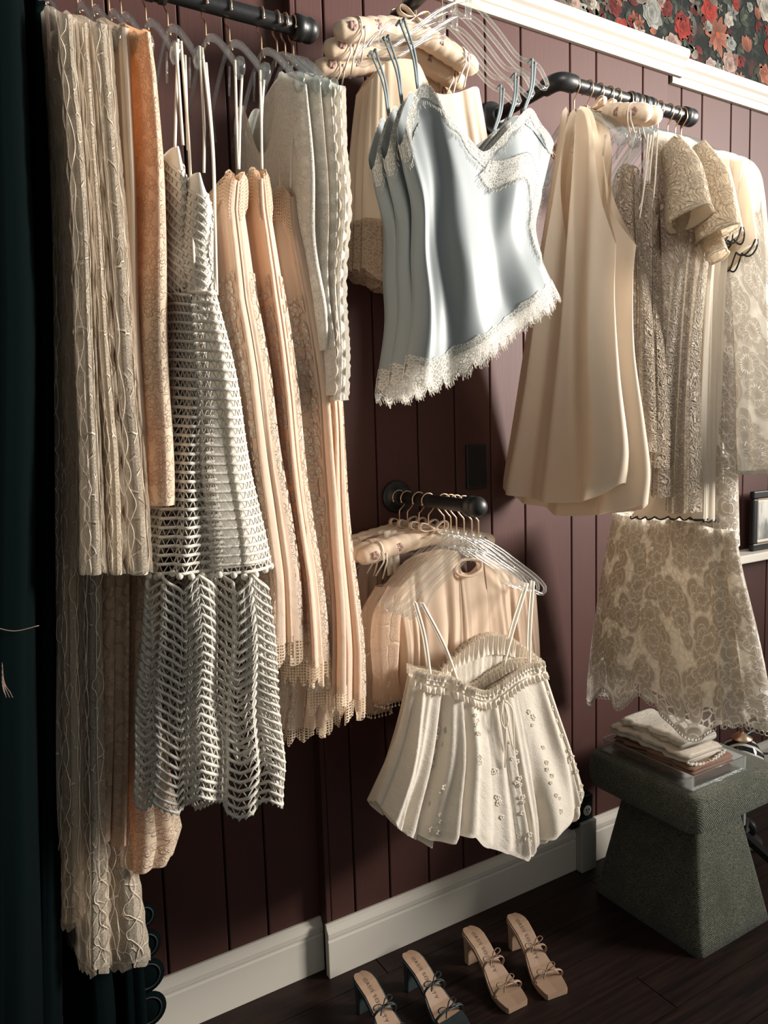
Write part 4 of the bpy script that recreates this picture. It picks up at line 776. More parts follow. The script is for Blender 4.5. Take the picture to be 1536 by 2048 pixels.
t = dress('ribbon_lace_dress', 'ivory swirl-textured lace dress with drooping cuffed sleeve, right of the other', 'dress', s, 'swirl', 'body', TG, 70, 100)
sleeve(t, 1.58, [(1390, 300, 0), (1420, 370, -.006), (1434, 470, -.012)], [.030, .052, .056], [.014, .024, .026], 'swirl', lining='ivory_plain', edge='swirl')
sleeve(t, 1.59, [(1410, 440, 0), (1428, 490, -.004), (1436, 512, -.01)], [.022, .026, .024], [.016, .020, .020], 'swirl', name='cuff', lining='ivory_plain', edge='ivory_plain')
# ivory dresses with black scalloped piping
BG = 'ivory dresses with black scalloped piping'
def piping(t, s, sheets=(1, -1), n=5, amp=.008, tt=1.0):
    for sg in sheets:
        uu = np.linspace(.005, .995, 90); MB().tube(s.ev(uu, tt+amp/s.height*(np.abs(np.sin(np.pi*n*uu))-.5), sg, .001), .0021, 6).build('black_piping', 'black_piping', t)
for i, (X, dx, lb) in enumerate([(1.625, 0, 'ivory dress with black piping, sleeve tip nearest the swirl-lace dresses'), (1.66, 24, 'ivory dress with black piping, middle of the piped sleeves'), (1.695, 52, 'ivory dress with black piping, rightmost piped sleeve with a double wavy edge')]):
    s = xs(X, [(1385+dx*.8, 330), (1395+dx*.8, 296+i*4), (1412+dx, 298+i*4), (1434+dx, 312+i*4)], [(1378+i*8 if i else 1262, 1034), (1395+i*12, 1036), (1412+i*16, 1042)], [(1386+i*8, 600), (1384+i*8, 850)], [(1440+dx*.6, 420), (1424+i*14, 560), (1414+i*15, 800)], 250+i, th=(.008, .018), gather=(2, .001, .004))
    t = dress('piped_dress', lb, 'dress', s, 'ivory_plain', 'body', BG, 50, 70); piping(t, s, n=7)
    s2 = xs(X+.012, [(1404+dx, 300+i*4), (1416+dx, 300+i*5), (1430+dx, 308+i*6)], [(1420+dx*.55, [478, 486, 545][i]), (1446+dx*.8, [480, 484, 508][i]), (1462+dx, [468, 462, 486][i])], [(1412+dx*.8, 400)], [(1446+dx, 380), (1456+dx, 430)], 255+i, th=(.006, .012), nrand=1, amp=.003)
    link('sleeve', s2.mesh('sleeve', 40, 40), 'ivory_plain', t); piping(t, s2, n=2, amp=.022)
# white guipure lace dresses
GG = 'white guipure lace dresses at the end of the right rail'
s = xs(1.745, [(1445, 345), (1462, 312), (1490, 316), (1515, 345), (1530, 420)], [(1470, 935), (1500, 940), (1560, 938)], [(1450, 560), (1462, 800)], [(1542, 560), (1552, 800)], 260, th=(.012, .03), gather=(2, .001, .006))
t = dress('guipure_dress', 'short white guipure lace dress with eyelet hem, rightmost on the rail', 'dress', s, 'guipure_dense', 'body', GG, 70, 80)
def loops(t, s, n, r, sheets=(1,), t1=1.0, name='eyelet_edge', mat='white_yarn'):
    for sg in sheets:
        mb = MB(); uu = (np.arange(n)+.5)/n; P = s.ev(uu, t1, sg, .001); Q = s.ev(np.clip(uu+.3/n, 0, 1), t1, sg, .001)
        for a, b in zip(P, Q):
            d = b-a; d /= np.linalg.norm(d)+1e-9; th = np.linspace(0, 2*np.pi, 9, endpoint=False); c = a-np.array((0, 0, r)); mb.tube([c+d*r*math.cos(v)+np.array((0, 0, r*math.sin(v))) for v in th], r*.24, 4, closed=True)
        o = mb.build(name, mat, t); o['kind'] = 'stuff'
loops(t, s, 52, .0045, (1, -1))
s = xs(1.715, [(1395, 480), (1410, 420), (1432, 410), (1452, 440)], [(1408, 1075), (1440, 1085), (1472, 1095)], [(1398, 700), (1402, 900)], [(1462, 600), (1472, 850)], 262, th=(.012, .028), gather=(3, .001, .005))
sk = xs(1.672, [(1228, 1020), (1290, 1030), (1380, 1040), (1470, 1062)], [(1179, 1392), (1205, 1398), (1240, 1366), (1262, 1372), (1285, 1400), (1318, 1372), (1345, 1392), (1385, 1425), (1425, 1462), (1468, 1440), (1500, 1436), (1545, 1462)], [(1206, 1140), (1190, 1260), (1180, 1350)], [(1486, 1150), (1512, 1260), (1532, 1360)], 263, th=(.03, .075), gather=(5, .008, .024), nrand=3, amp=.014, p=2.2)
t = thing('guipure_dress', 'white guipure lace dress with wide flared see-through skirt above the ottoman', 'dress', sk.ev(np.array([.5]), np.array([1.0]), 0)[0], GG)
link('bodice', s.mesh('bodice', 50, 70), 'guipure', t); link('skirt', sk.mesh('skirt', 150, 90), 'guipure', t)
s3 = xs(1.672, [(1236, 1022), (1290, 1032), (1380, 1042), (1464, 1064)], [(1215, 1330), (1300, 1352), (1400, 1400), (1510, 1400)], [(1212, 1140), (1205, 1250)], [(1482, 1150), (1502, 1260)], 263, th=(.02, .055), gather=(5, .006, .02), nrand=3, amp=.014, p=2.2)
link('underskirt', s3.mesh('underskirt', 90, 50), fabric('sheer_cream_lining', (.88, .82, .72), .9, .55, crump=8, cst=.1), t)
loops(t, sk, 84, .0055, (1, -1))
# hangers on right rail
for i, x in enumerate([1.408, 1.453, 1.552, 1.595, 1.64, 1.673, 1.69, 1.712, 1.751, 1.782, 1.806]):
    hanger('paddle', 'x', x, RY, RZ, 2.165, 'clear acrylic hanger with gold hook, %s from the elbow on the right rail' % ['first', 'second', 'fifth', 'sixth', 'seventh', 'eighth', 'ninth', 'tenth', 'eleventh', 'twelfth', 'thirteenth'][i], 'clear hangers on the right rail', .16, .12, flip=-1)
for x, lb in ((1.49, 'rose-printed padded satin hanger over the tan ribbon-lace dress on the right rail'), (1.525, 'padded satin hanger peeking out behind the rose-printed one on the right rail')):
    hanger('pad', 'x', x, RY, RZ, 2.168, lb, 'padded hangers on the right rail', .16, .10, flip=-1)
# ================================================================== LOW FACEOUT: ruffled camisoles and sheer blouses
for i, y in enumerate((-.032, -.07, -.123, -.164)):
    hanger('pad', 'y', y, BX+.01, BZ, 1.152, 'padded satin hanger on the low faceout, %s the wall' % ['nearest', 'second from', 'third from', 'fourth from'][i], 'padded hangers on the low faceout', .20, .08)
for i, y in enumerate((-.212, -.238, -.26, -.289, -.318, -.342)):
    hanger('loop', 'y', y, BX+.022, BZ, 1.158, 'clear loop hanger on the low faceout, %s the room' % ['sixth from', 'fifth from', 'fourth from', 'third from', 'second from', 'nearest'][i], 'clear hangers on the low faceout', .195, .135, flip=-1)
# dusky pleated skirts on the padded hangers
for i, (Y, lb) in enumerate(((-.06, 'dusky pleated skirt nearest the wall on the low faceout'), (-.11, 'dusky pleated skirt hung by wide ribbon straps on the low faceout'))):
    s = Surf('y', Y, [(712+i*8, 1085), (760, 1070), (860, 1068), (930, 1080)], [(712+i*8, 1290), (800, 1300), (930, 1290)], [(708+i*8, 1180)], [(935, 1180)], th=(.008, .02), gather=(14, .004, .007), seed=300+i, nrand=0)
    t = dress('pleated_skirt', lb, 'skirt', s, 'dark_pleat', 'body', 'pleated skirts on the low faceout', 100, 24)
    for j, x in enumerate((766, 778)[:2]): strap([aty(x+i*12-4, 1062, Y-.028), aty(x+i*12, 1090, Y-.03), aty(x+i*12+4, 1150, Y-.022)], .022, 'ribbon', t, 'ribbon_strap', axis=(1, 0, 0))
# sheer peach blouses
def ysurf(Y, top, hem, left, right, seed, **k): return Surf('y', Y, top, hem, left, right, seed=seed, **k)
def ysleeve(t, path, rr, mat, flat=.6):
    P = smooth_path([aty(x, y, Y) for x, y, Y in path], 30); n = len(P); q = np.linspace(0, 1, n); k = 24; th = np.linspace(0, 2*np.pi, k, endpoint=False)
    ra = np.interp(q, np.linspace(0, 1, len(rr)), rr); V = P[:, None]+np.stack([np.cos(th), np.sin(th)*flat, 0*th], 1)[None]*(ra[:, None, None])*(1+.12*np.sin(5*th)[None, :, None]*q[:, None, None])
    F = [(i*k+j, i*k+(j+1) % k, (i+1)*k+(j+1) % k, (i+1)*k+j) for i in range(n-1) for j in range(k)]
    link('sleeve', mesh('sleeve', V.reshape(-1, 3), F, np.stack([np.tile(th*.035, n), np.repeat(q*.35, k)], 1)), mat, t); return V
for i, (Y, lb, dx) in enumerate(((-.175, 'sheer peach mesh blouse behind, its lace sleeve hanging at left', -26), (-.225, 'sheer peach pleated blouse with oval neckline on the low faceout', 0))):
    s = ysurf(Y, [(790+dx, 1180), (850+dx, 1118), (905, 1100), (915, 1140), (945, 1146), (962, 1128), (960, 1108), (1010, 1140), (1072, 1190)], [(800+dx, 1390), (900, 1400), (1080, 1390)], [(800+dx, 1280)], [(1078, 1290)], 310+i, th=(.014, .03), gather=(13, .004, .014), nrand=0)
    t = dress('sheer_blouse', lb, 'blouse', s, 'peach_pleat', 'body', 'sheer peach blouses on the low faceout', 120, 40)
    c = MB().tube(smooth_path([aty(x, y, Y-.02+d) for x, y, d in ((908, 1140, 0), (918, 1150, -.006), (942, 1152, -.01), (962, 1138, -.006), (958, 1122, .012), (925, 1120, .014), (908, 1140, 0))], 30), .004, 6).build('neck_binding', 'peach_pleat', t)
    V = ysleeve(t, [(800+dx, 1170, Y), (775+dx, 1230, Y-.01), (772+dx, 1330, Y-.012), (776+dx, 1395, Y-.012), (782+dx, 1420-i*20, Y-.012)], [.030, .036, .036, .030, .036], 'sheer_peach')
    mb = MB()
    for j in range(24): p = V[-1][j]; mb.tube([p, p-np.array((0, 0, .006))], .0007, 3); mb.ball(p-np.array((0, 0, .008)), .0024, 5, 4)
    o = mb.build('bobble_trim', 'ribbon', t); o['kind'] = 'stuff'
# ruffled white camisoles
RG = 'ruffled white camisoles on the low faceout'
def ruffled(label, Y, dx, dy, seed, front):
    q = lambda L: [(x+dx, y+dy) for x, y in L]
    s = ysurf(Y, q([(822, 1352), (850, 1362), (890, 1368), (930, 1385), (962, 1392), (1000, 1370), (1040, 1345), (1088, 1336)]), q([(752, 1600), (778, 1640), (835, 1660), (900, 1640), (925, 1660), (960, 1672), (1012, 1684), (1060, 1650), (1110, 1628), (1148, 1570)]), q([(800, 1450), (770, 1550)]), q([(1108, 1400), (1136, 1490), (1154, 1560)]), seed, th=(.02, .06), gather=(9, .008, .036), nrand=6, amp=.014, p=2.0)
    t = thing('ruffled_camisole', label, 'camisole', s.ev(np.array([.5]), np.array([1.0]), 0)[0], RG); link('body', s.mesh('body', 170, 80), 'white_voile', t)
    for sg in (1, -1):
        for k, (a, b, nw) in enumerate(((.0, -.055, 34), (.012, .055, 30), (-.03, -.075, 40))):
            if sg < 0 and k == 1: continue
            link('ruffle', s.strip('ruffle', 0, 1, a, b, 320, 6, sg, .003+.002*k, wave=(nw, .0045)), 'white_voile', t)
    sb = ysurf(Y+.045, q([(880, 1348), (930, 1318), (985, 1300), (1040, 1312), (1086, 1334)]), q([(880, 1392), (960, 1402), (1086, 1370)]), q([(880, 1370)]), q([(1087, 1350)]), seed+7, th=(.004, .006), gather=(20, .003, .003), nrand=0)
    link('back_neckline', sb.mesh('back_neckline', 120, 12), 'white_voile', t); link('ruffle', sb.strip('ruffle', 0, 1, 0.05, -.35, 260, 6, 1, .002, wave=(26, .005)), 'white_voile', t)
    yy = Y+.01
    for st in (((832, 1205), (850, 1270), (862, 1352)), ((846, 1206), (890, 1290), (918, 1366)), ((1056, 1166), (1030, 1250), (1008, 1330)), ((1068, 1162), (1062, 1250), (1060, 1330))):
        strap([aty(x+dx, y+dy*.3, yy) for x, y in st[:1]]+[aty(st[1][0]+dx, st[1][1]+dy*.6, yy-.01), aty(st[2][0]+dx, st[2][1]+dy, yy-.02)], .006, 'ribbon', t)
    if front:
        a = s.ev(np.array([.60]), np.array([.03]), 1, .012)[0]; mb = MB()
        for sd, ln in ((-1, .06), (1, .115)):
            mb.tube(smooth_path([a, a+(sd*.014, -.012, -.018), a+(sd*.018, -.012, -ln*.6), a+(sd*.012+.006, -.012, -ln), a+(sd*.002+.004, -.012, -ln*.62), a], 26), .0017, 6)
        mb.tube(smooth_path([a, a+(-.004, -.012, -.06), a+(-.006, -.010, -.15)], 8), .0016, 6); mb.build('drawstring_bow', 'ribbon', t)
        rg = random.Random(4); me = MB()
        for k in range(5): an = k*1.256; me.ball((.0038*math.cos(an), 0, .0038*math.sin(an)), .0027, 6, 4, (1, .3, 1))
        em = mesh('embroidered_blossom', me.V, me.F); em.materials.append(M['white_voile'])
        for cu, n, t0, t1 in ((.22, 26, .22, .98), (.40, 8, .1, .45), (.50, 10, .45, .8), (.63, 16, .3, .98), (.80, 14, .2, .9), (.95, 14, .15, .95)):
            for k in range(n):
                p = s.ev(np.array([cu+rg.uniform(-.02, .02)]), np.array([rg.uniform(t0, t1)]), 1, .002)[0]; o = link('blossom', em, None, t); o.location = p; o.rotation_euler = (0, rg.uniform(0, 6), 0); o.scale = [rg.uniform(.7, 1.2)]*3
    return t
ruffled('ruffled white camisole at the back, showing left and right of the others', -.29, -6, -4, 330, False)
ruffled('ruffled white camisole in the middle of the three on the low faceout', -.325, -2, 0, 331, False)
ruffled('foremost ruffled white camisole with drawstring bow and embroidered blossoms', -.372, 0, 2, 332, True)
# ================================================================== OTTOMAN, TRAY, FOLDED CLOTHES
def tweed():
    t = NT('olive_woven_tweed'); o = t.obj()
    n = t.noise(t.vm('MULTIPLY', o, (400, 400, 400)), 1.0, 2).outputs[0]; n2 = t.noise(o, 14, 3).outputs[0]
    wv = t.n('TexWave', {'Vector': o, 'Scale': 95.0, 'Distortion': 1.2, 'Detail': 1.0}, wave_type='BANDS', bands_direction='DIAGONAL').outputs['Fac']
    c = t.mix(t.ss(n, .35, .7), (.019, .027, .017, 1), (.23, .225, .155, 1)); c = t.mix(t.ma('MULTIPLY', t.ss(n2, .45, .7), .5), c, (.05, .062, .036, 1))
    return t.end(bsdf(t, c, .95, t.bump(t.ma('ADD', n, t.ma('MULTIPLY', wv, .6)), .7, .003), **{'Sheen Weight': .2}))
M['tweed'] = tweed()
def frustum(mb, b, tp, z0, z1, rc=.03, k=6, bulge=0.0, nz=8):
    """rounded-rectangle loft; b,tp=(x0,x1,y0,y1)"""
    V = []; n = 0
    for j in range(nz+1):
        q = j/nz; x0, x1, y0, y1 = [b[i]+(tp[i]-b[i])*q for i in range(4)]; z = z0+(z1-z0)*q; e = bulge*math.sin(math.pi*q)**.5 if bulge else 0
        x0 -= e; x1 += e; y0 -= e; y1 += e; ring = []
        for cx, cy, a0 in ((x1-rc, y1-rc, 0), (x0+rc, y1-rc, 90), (x0+rc, y0+rc, 180), (x1-rc, y0+rc, 270)):
            for i in range(k+1): a = R(a0+90*i/k); ring.append((cx+rc*math.cos(a), cy+rc*math.sin(a), z))
        n = len(ring); V += ring
    F = [(j*n+i, j*n+(i+1) % n, (j+1)*n+(i+1) % n, (j+1)*n+i) for j in range(nz) for i in range(n)]+[tuple(range(n))[::-1], tuple(range(nz*n, nz*n+n))]
    return mb.add(V, F)
ot = thing('ottoman', 'olive green woven ottoman with overhanging cushion top and flared base', 'ottoman', (1.765, -.305, 0))
frustum(MB(), (1.612, 1.925, -.49, -.12), (1.672, 1.862, -.425, -.18), 0.0, .345, .018, nz=10).build('base', 'tweed', ot)
c = frustum(MB(), (1.60, 1.945, -.475, -.125), (1.60, 1.945, -.475, -.125), .335, .45, .035, bulge=.016, nz=10).build('cushion', 'tweed', ot); bevel(c, .02, 4)
# clear tray
tr = thing('acrylic_tray', 'clear acrylic tray of folded clothes on the olive ottoman', 'tray', (1.72, -.31, .452)); T0 = (1.612, 1.832, -.462, -.155)
g = .004; zb, zt = .4525, .492
MB().box((T0[0], T0[2], zb), (T0[1], T0[3], zb+g)).build('base_panel', 'clear', tr, smooth=False)
for bx in (((T0[0], T0[2], zb), (T0[0]+g, T0[3], zt)), ((T0[1]-g, T0[2], zb), (T0[1], T0[3], zt)), ((T0[0], T0[2], zb), (T0[1], T0[2]+g, zt)), ((T0[0], T0[3]-g, zb), (T0[1], T0[3], zt))): MB().box(*bx).build('side_panel', 'clear', tr, smooth=False)
eg = MB()
for a, b in (((T0[0], T0[2], zb), (T0[0], T0[3], zb)), ((T0[0], T0[2], zb), (T0[1], T0[2], zb)), ((T0[0], T0[3], zb), (T0[0], T0[3], zt)), ((T0[1], T0[2], zb), (T0[1], T0[2], zt)), ((T0[0], T0[2], zt), (T0[1], T0[2], zt)), ((T0[0], T0[2], zt), (T0[0], T0[3], zt))): eg.tube([a, b], .0011, 5)
eg.build('polished_edge', clear_plastic('polished_acrylic_edge', body=.35), tr)
def folded(name, label, x0, x1, y0, y1, z, h, mat, seed, layers=2, group='folded clothes in the tray', droop=0.0):
    t = thing(name, label, 'folded clothes', ((x0+x1)/2, (y0+y1)/2, z), group); rg = random.Random(seed)
    for L in range(layers):
        n, m = 40, 12; hh = h/layers; zz = z+L*hh; ph = rg.uniform(0, 6); V = []; UV = []
        for i in range(n):
            q = i/(n-1); y = y0+(y1-y0)*q
            for j in range(m):
                a = 2*np.pi*j/m; sx = np.sign(math.cos(a))*abs(math.cos(a))**.35; sz = np.sign(math.sin(a))*abs(math.sin(a))**.6
                ed = .004*math.sin(q*19+ph)+.003*math.sin(q*41+ph)
                V.append(((x0+x1)/2+(x1-x0)/2*sx+ed*abs(sx)*np.sign(sx), y+.003*math.sin(a*2+ph), zz+hh*.5+hh*.48*sz*(1+.1*math.sin(q*13+ph+a))+.004*math.sin(q*6+ph)*(sz > 0)-droop*max(0, abs(q-.5)*2-.5)*h)); UV.append((a*.05, q*(y1-y0)))
        F = [(i*m+j, (i+1)*m+j, (i+1)*m+(j+1) % m, i*m+(j+1) % m) for i in range(n-1) for j in range(m)]+[tuple(range(m)), tuple(range((n-1)*m, n*m))[::-1]]
        link('folded_layer', mesh('folded_layer', V, F, UV), mat, t)
    return t
M['brown_knit'] = fabric('brown_jersey', (.24, .13, .085), .8, .05, crump=30); M['mauve'] = fabric('dusky_brown_jersey', (.17, .10, .075), .8, .05, crump=30)
folded('folded_jersey_shirt', 'dusky brown folded jersey shirt at the bottom of the tray', 1.63, 1.795, -.445, -.175, .458, .022, 'mauve', 1, 2)
folded('folded_jersey_shirt', 'warm brown folded jersey shirt above the dusky one in the tray', 1.628, 1.80, -.447, -.18, .481, .022, 'brown_knit', 2, 2)
t = folded('folded_lace_blouse', 'crumpled off-white lace top laid over the brown folded tops', 1.632, 1.782, -.428, -.162, .504, .026, 'white_voile', 5, 2)
t = folded('folded_lace_blouse', 'white lace-edged garment folded on top of the tray pile', 1.655, 1.79, -.40, -.185, .531, .024, 'ivory_blouse', 8, 2)
mb = MB()
P = smooth_path([(1.632, -.43, .512), (1.66, -.436, .506), (1.70, -.438, .500), (1.74, -.436, .506), (1.78, -.432, .512)], 40)
for i, p in enumerate(P): mb.ball(p+np.array((0, -.004*abs(math.sin(i*.9)), -.003*abs(math.sin(i*.9)))), .004, 6, 4)
mb.build('scalloped_trim', 'white_yarn', t)
# ================================================================== SANDALS
def sandal(label, heel, toe, strapmat, toemat, edgemat, inmat, group, heelmat):
    t = thing('heeled_sandal', label, 'shoe', ((heel[0]+toe[0])/2, (heel[1]+toe[1])/2, 0), group)
    d = np.array([toe[0]-heel[0], toe[1]-heel[1]]); Lh = np.linalg.norm(d); d /= Lh; nrm = np.array([-d[1], d[0]])
    ls = np.array([0, .006, .02, .045, .08, .12, .18, .3, .45, .6, .72, .85, .95, .985, 1.0]); zs = np.array([.086, .086, .086, .086, .0855, .0845, .081, .069, .046, .024, .0145, .0125, .0125, .0125, .0125]); ws = np.array([.002, .0085, .0150, .0205, .0242, .0262, .0270, .0255, .0255, .033, .0385, .0375, .0338, .0315, .0275])
    cv = lambda l: .006*np.sin(np.pi*np.clip(l, 0, 1))
    def W(l, s, dz=0): z = np.interp(l, ls, zs)+dz; w_ = np.interp(l, ls, ws); xy = np.array(heel)+d*Lh*l+nrm*(s*w_+cv(l)); return np.array((xy[0], xy[1], z))
    def slab(l0, l1, top, bot, inset, name, mat, n=70, m=7):
        V = []; UV = []
        for dz in (top, bot):
            for l in l0+(l1-l0)*(np.linspace(0, 1, n)**1.5):
                for s in np.linspace(-inset, inset, m): V.append(W(l, s, dz-.0015*(1-abs(s))*(dz == top))); UV.append((l*.23, s*.03))
        N = n*m; F = [(i*m+j, i*m+j+1, (i+1)*m+j+1, (i+1)*m+j) for i in range(n-1) for j in range(m-1)]; F += [tuple(N+v for v in f[::-1]) for f in F]
        for i in range(n-1): F += [(i*m, (i+1)*m, N+(i+1)*m, N+i*m), ((i+1)*m+m-1, i*m+m-1, N+i*m+m-1, N+(i+1)*m+m-1)]
        for j in range(m-1): F += [(j+1, j, N+j, N+j+1), ((n-1)*m+j, (n-1)*m+j+1, N+(n-1)*m+j+1, N+(n-1)*m+j)]
        o = link(name, mesh(name, V, F, UV, smooth=False), mat, t); bevel(o, .0015, 2); return o
    slab(0, 1, 0, -.0115, 1.0, 'outsole', edgemat); slab(.012, .80, .0022, 0, .86, 'insole', inmat); slab(.80, .995, .0030, 0, .97, 'toe_pad', toemat)
    hb = MB(); V = []
    for z, k in ((.0, .84), (.03, .86), (.06, .94), (.078, 1.0)):
        for l, s in ((.015, -.75), (.015, .75), (.07, .95), (.155*k+.01, .85), (.155*k+.01, -.85), (.07, -.95)): p = W(l, s*k); V.append((p[0], p[1], z if z < .07 else p[2]-.008))
    F = [(j*6+i, j*6+(i+1) % 6, (j+1)*6+(i+1) % 6, (j+1)*6+i) for j in range(3) for i in range(6)]+[tuple(range(6))[::-1], tuple(range(18, 24))]
    o = hb.add(V, F).build('block_heel', heelmat, t, smooth=False); bevel(o, .002)
    for l, hgt, off in ((.52, .034, .25), (.80, .026, .25)):
        pts = [W(l-.02, -1.0, -.004)+np.array((0, 0, 0)), W(l, -1.08, hgt*.6), W(l+.012, -.55, hgt), W(l+.02, .15, hgt*1.08), W(l+.012, .75, hgt*.9), W(l, 1.08, hgt*.45), W(l-.02, 1.0, -.004)]
        MB().tube(smooth_path(pts, 28), .0011, 8, flat=((d[0], d[1], -.2), 3.2)).build('strap', strapmat, t)
        c = W(l+.02, -off, hgt*1.1+.003); ax = np.array((nrm[0], nrm[1], .25)); ax /= np.linalg.norm(ax); dd = np.array((d[0], d[1], .1)); b = MB()
        for sd in (-1, 1):
            b.tube(smooth_path([c, c+ax*sd*.010+dd*-.006+(0, 0, .008), c+ax*sd*.023+dd*-.007+(0, 0, .009), c+ax*sd*.024+dd*.002+(0, 0, .006), c+ax*sd*.010+dd*.003+(0, 0, .003), c], 18), .0009, 6, flat=((d[0], d[1], .4), 2.6))
            b.tube(smooth_path([c, c+ax*sd*.010+dd*.008+(0, 0, .003), c+ax*sd*.019+dd*.017-(0, 0, .001)], 8), .0009, 6, flat=((d[0], d[1], .4), 2.6))
        b.ball(c, .0036); b.build('bow', strapmat, t)
    # insole lettering
    fc = bpy.data.curves.new('insole_lettering', 'FONT'); fc.body = 'OASIS SOCIETY'; fc.size = .0118; fc.space_character = 1.15; fc.align_x = 'LEFT'; fc.align_y = 'CENTER'
    fo = bpy.data.objects.new('tmp', fc); COL.objects.link(fo); me = bpy.data.meshes.new_from_object(fo.evaluated_get(bpy.context.evaluated_depsgraph_get())); bpy.data.objects.remove(fo)
    for v in me.vertices:
        l = .13+v.co.x/Lh; xy = W(l, 0)[:2]+nrm*(v.co.y); v.co = (xy[0], xy[1], np.interp(l, ls, zs)+.0031)
    me.name = 'insole_lettering'; link('insole_lettering', me, 'ink', t)
M['ink'] = plain('insole_ink', (.10, .06, .045), .6); M['nude'] = satin('nude_satin', (.50, .33, .22), .5); M['nude_in'] = plain('nude_leather', (.46, .30, .20), .5, bumpsc=200, bst=.1); M['dkgreen'] = satin('dark_teal_satin', (.035, .050, .052), .45)
sandal('dark satin heeled sandal with bows, leftmost of the four shoes', (.788, -.135), (.800, -.345), 'dkgreen', 'dkgreen', 'dkgreen', 'nude_in', 'dark bow sandals', 'dkgreen')
sandal('dark satin heeled sandal with bows, second shoe from the left', (.925, -.138), (.942, -.345), 'dkgreen', 'dkgreen', 'dkgreen', 'nude_in', 'dark bow sandals', 'dkgreen')
sandal('nude satin heeled sandal with bows, left one of the nude pair', (1.112, -.145), (1.104, -.360), 'nude', 'nude', 'nude', 'nude_in', 'nude bow sandals', 'nude')
sandal('nude satin heeled sandal with bows, rightmost of the four shoes', (1.246, -.168), (1.212, -.382), 'nude', 'nude', 'nude', 'nude_in', 'nude bow sandals', 'nude')
# ================================================================== SMALL THINGS AROUND THE OTTOMAN
o = MB().box((1.64, -.045, .0), (1.705, .0, .165)).build('baseboard_block', plain('grey_white_block', (.42, .40, .36), .5), smooth=False); bevel(o, .004, 2); tag(o, 'grey-white square block standing against the baseboard left of the ottoman', 'block')
t = thing('power_outlet', 'white duplex outlet on a black box left of the ottoman', 'outlet', (1.66, 0, .155)); 
o = MB().box((1.605, -.035, .150), (1.70, 0, .245)).build('box', plain('black_box', (.008, .010, .011), .5), t, smooth=False); bevel(o, .004)
c = np.array((1.672, -.0365, .197)); MB().lathe([(0, .0165), (.002, .0165), (.003, .014)], c+(0, .001, 0), (0, -1, 0), 20).build('socket_face', 'white_paint', t)
sl = MB()
for dx, dz in ((-.005, .004), (.005, .004)): sl.box(c+(dx-.001, -.004, dz-.004), c+(dx+.001, -.001, dz+.004))
sl.ball(c+(0, -.0025, -.006), .0022, 8, 5); sl.build('slots', 'black_piping', t, smooth=False)
# framed photographs on a white ledge, far right
lg = MB().box((2.40, -.05, .895), (3.1, REC, .925)).build('wall_ledge', 'white_paint', smooth=False); bevel(lg, .004); tag(lg, 'narrow white ledge on the right wall under the framed photograph', 'shelf')
def photo_mat():
    tt = NT('grey_photograph'); n = tt.noise(tt.vm('MULTIPLY', tt.obj(), (14, 14, 5)), 1.6, 4).outputs[0]; return tt.end(bsdf(tt, tt.mix(tt.ss(n, .35, .65), (.16, .16, .15, 1), (.66, .64, .58, 1)), .4))
M['photo'] = photo_mat(); M['frame'] = plain('black_frame', (.012, .013, .013), .35)
def frame(label, x0, x1, z0, z1, y):
    t = thing('picture_frame', label, 'picture frame', ((x0+x1)/2, y, z0)); b = .028
    for bx in (((x0, y-.02, z0), (x1, y, z0+b)), ((x0, y-.02, z1-b), (x1, y, z1)), ((x0, y-.02, z0+b), (x0+b, y, z1-b)), ((x1-b, y-.02, z0+b), (x1, y, z1-b))): o = MB().box(*bx).build('moulding', 'frame', t, smooth=False); bevel(o, .005, 2)
    gl = .004
    for bx in (((x0+b, y-.018, z0+b), (x1-b, y-.014, z0+b+gl)), ((x0+b, y-.018, z1-b-gl), (x1-b, y-.014, z1-b))): MB().box(*bx).build('gilt_slip', 'gold', t, smooth=False)
    MB().box((x0+b, y-.012, z0+b), (x1-b, y-.008, z1-b)).build('mount', 'white_paint', t, smooth=False); MB().box((x0+b+.012, y-.0135, z0+b+.012), (x1-b-.012, y-.0118, z1-b-.012)).build('photograph', 'photo', t, smooth=False)
frame('black framed grey photograph on the white ledge at right edge', 2.53, 2.83, .925, 1.145, .0)
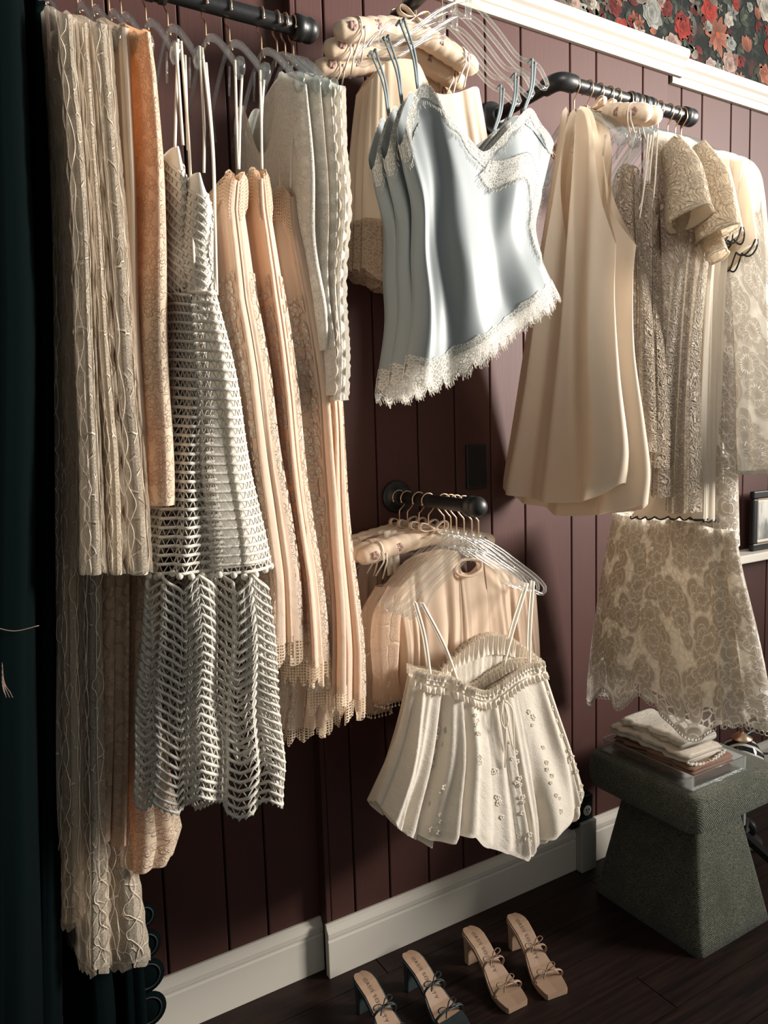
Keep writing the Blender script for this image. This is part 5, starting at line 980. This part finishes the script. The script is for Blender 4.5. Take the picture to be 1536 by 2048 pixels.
# striped glass lamp
t = thing('striped_lamp', 'round black and white striped glass lamp with brass loop behind the ottoman', 'lamp', (2.21, -.2, 0))
sm = NT('black_white_swirl_glass'); wv = sm.n('TexWave', {'Vector': sm.obj(), 'Scale': 14.0, 'Distortion': 2.5, 'Detail': 1.0}, wave_type='BANDS', bands_direction='DIAGONAL').outputs['Fac']; smm = sm.end(bsdf(sm, sm.mix(sm.ss(wv, .62, .72), (.008, .009, .010, 1), (.7, .68, .62, 1)), .08))
MB().lathe([(.18, .02), (.185, .045), (.22, .068), (.26, .075), (.31, .068), (.345, .045), (.36, .025)], (2.21, -.2, 0), k=28).build('glass_body', smm, t); MB().lathe([(.358, .034), (.363, .034), (.371, .020), (.38, .012)], (2.21, -.2, 0), k=24).build('brass_collar', 'gold', t)
MB().tube(smooth_path([(2.21, -.2, .375), (2.212, -.2, .405), (2.20, -.2, .43), (2.175, -.2, .44)], 14), .006, 8).build('brass_loop', 'gold', t); MB().lathe([(0, .07), (.012, .07), (.02, .02), (.185, .018)], (2.21, -.2, 0), k=24).build('stand', 'iron', t)
# black steel rolling base at the right edge
t = thing('rolling_base', 'black steel bar base with caster wheel at the right edge behind the ottoman', 'rack base', (2.2, -.42, 0))
P0, P1 = atz(1490, 1672, .05), atz(1560, 1735, .05); MB().tube([P0, P1], .016, 4).build('bar', 'iron', t, smooth=False)
w0 = atz(1494, 1655, .03); MB().lathe([(-.012, .01), (-.011, .03), (.011, .03), (.012, .01)], w0, (1, .3, 0), 20).build('caster_wheel', 'iron', t); MB().lathe([(-.013, .004), (-.0125, .012), (.0125, .012), (.013, .004)], w0, (1, .3, 0), 14).build('hub', 'white_paint', t)
MB().tube(smooth_path([w0+(0, 0, .028), (w0+P0)/2+(0, 0, .02), P0], 8), .008, 8).build('fork', 'iron', t)
t = thing('pipe_stand', 'slanted black metal pipe and cord before the right baseboard', 'pipe', (2.5, -.1, 0))
MB().tube([aty(1440, 1505, -.1), aty(1545, 1432, -.1)], .010, 10).build('pipe', 'iron', t); MB().tube(smooth_path([aty(1490, 1512, -.03), aty(1515, 1508, -.03), aty(1560, 1506, -.03)], 8), .004, 8).build('cord', 'iron', t)
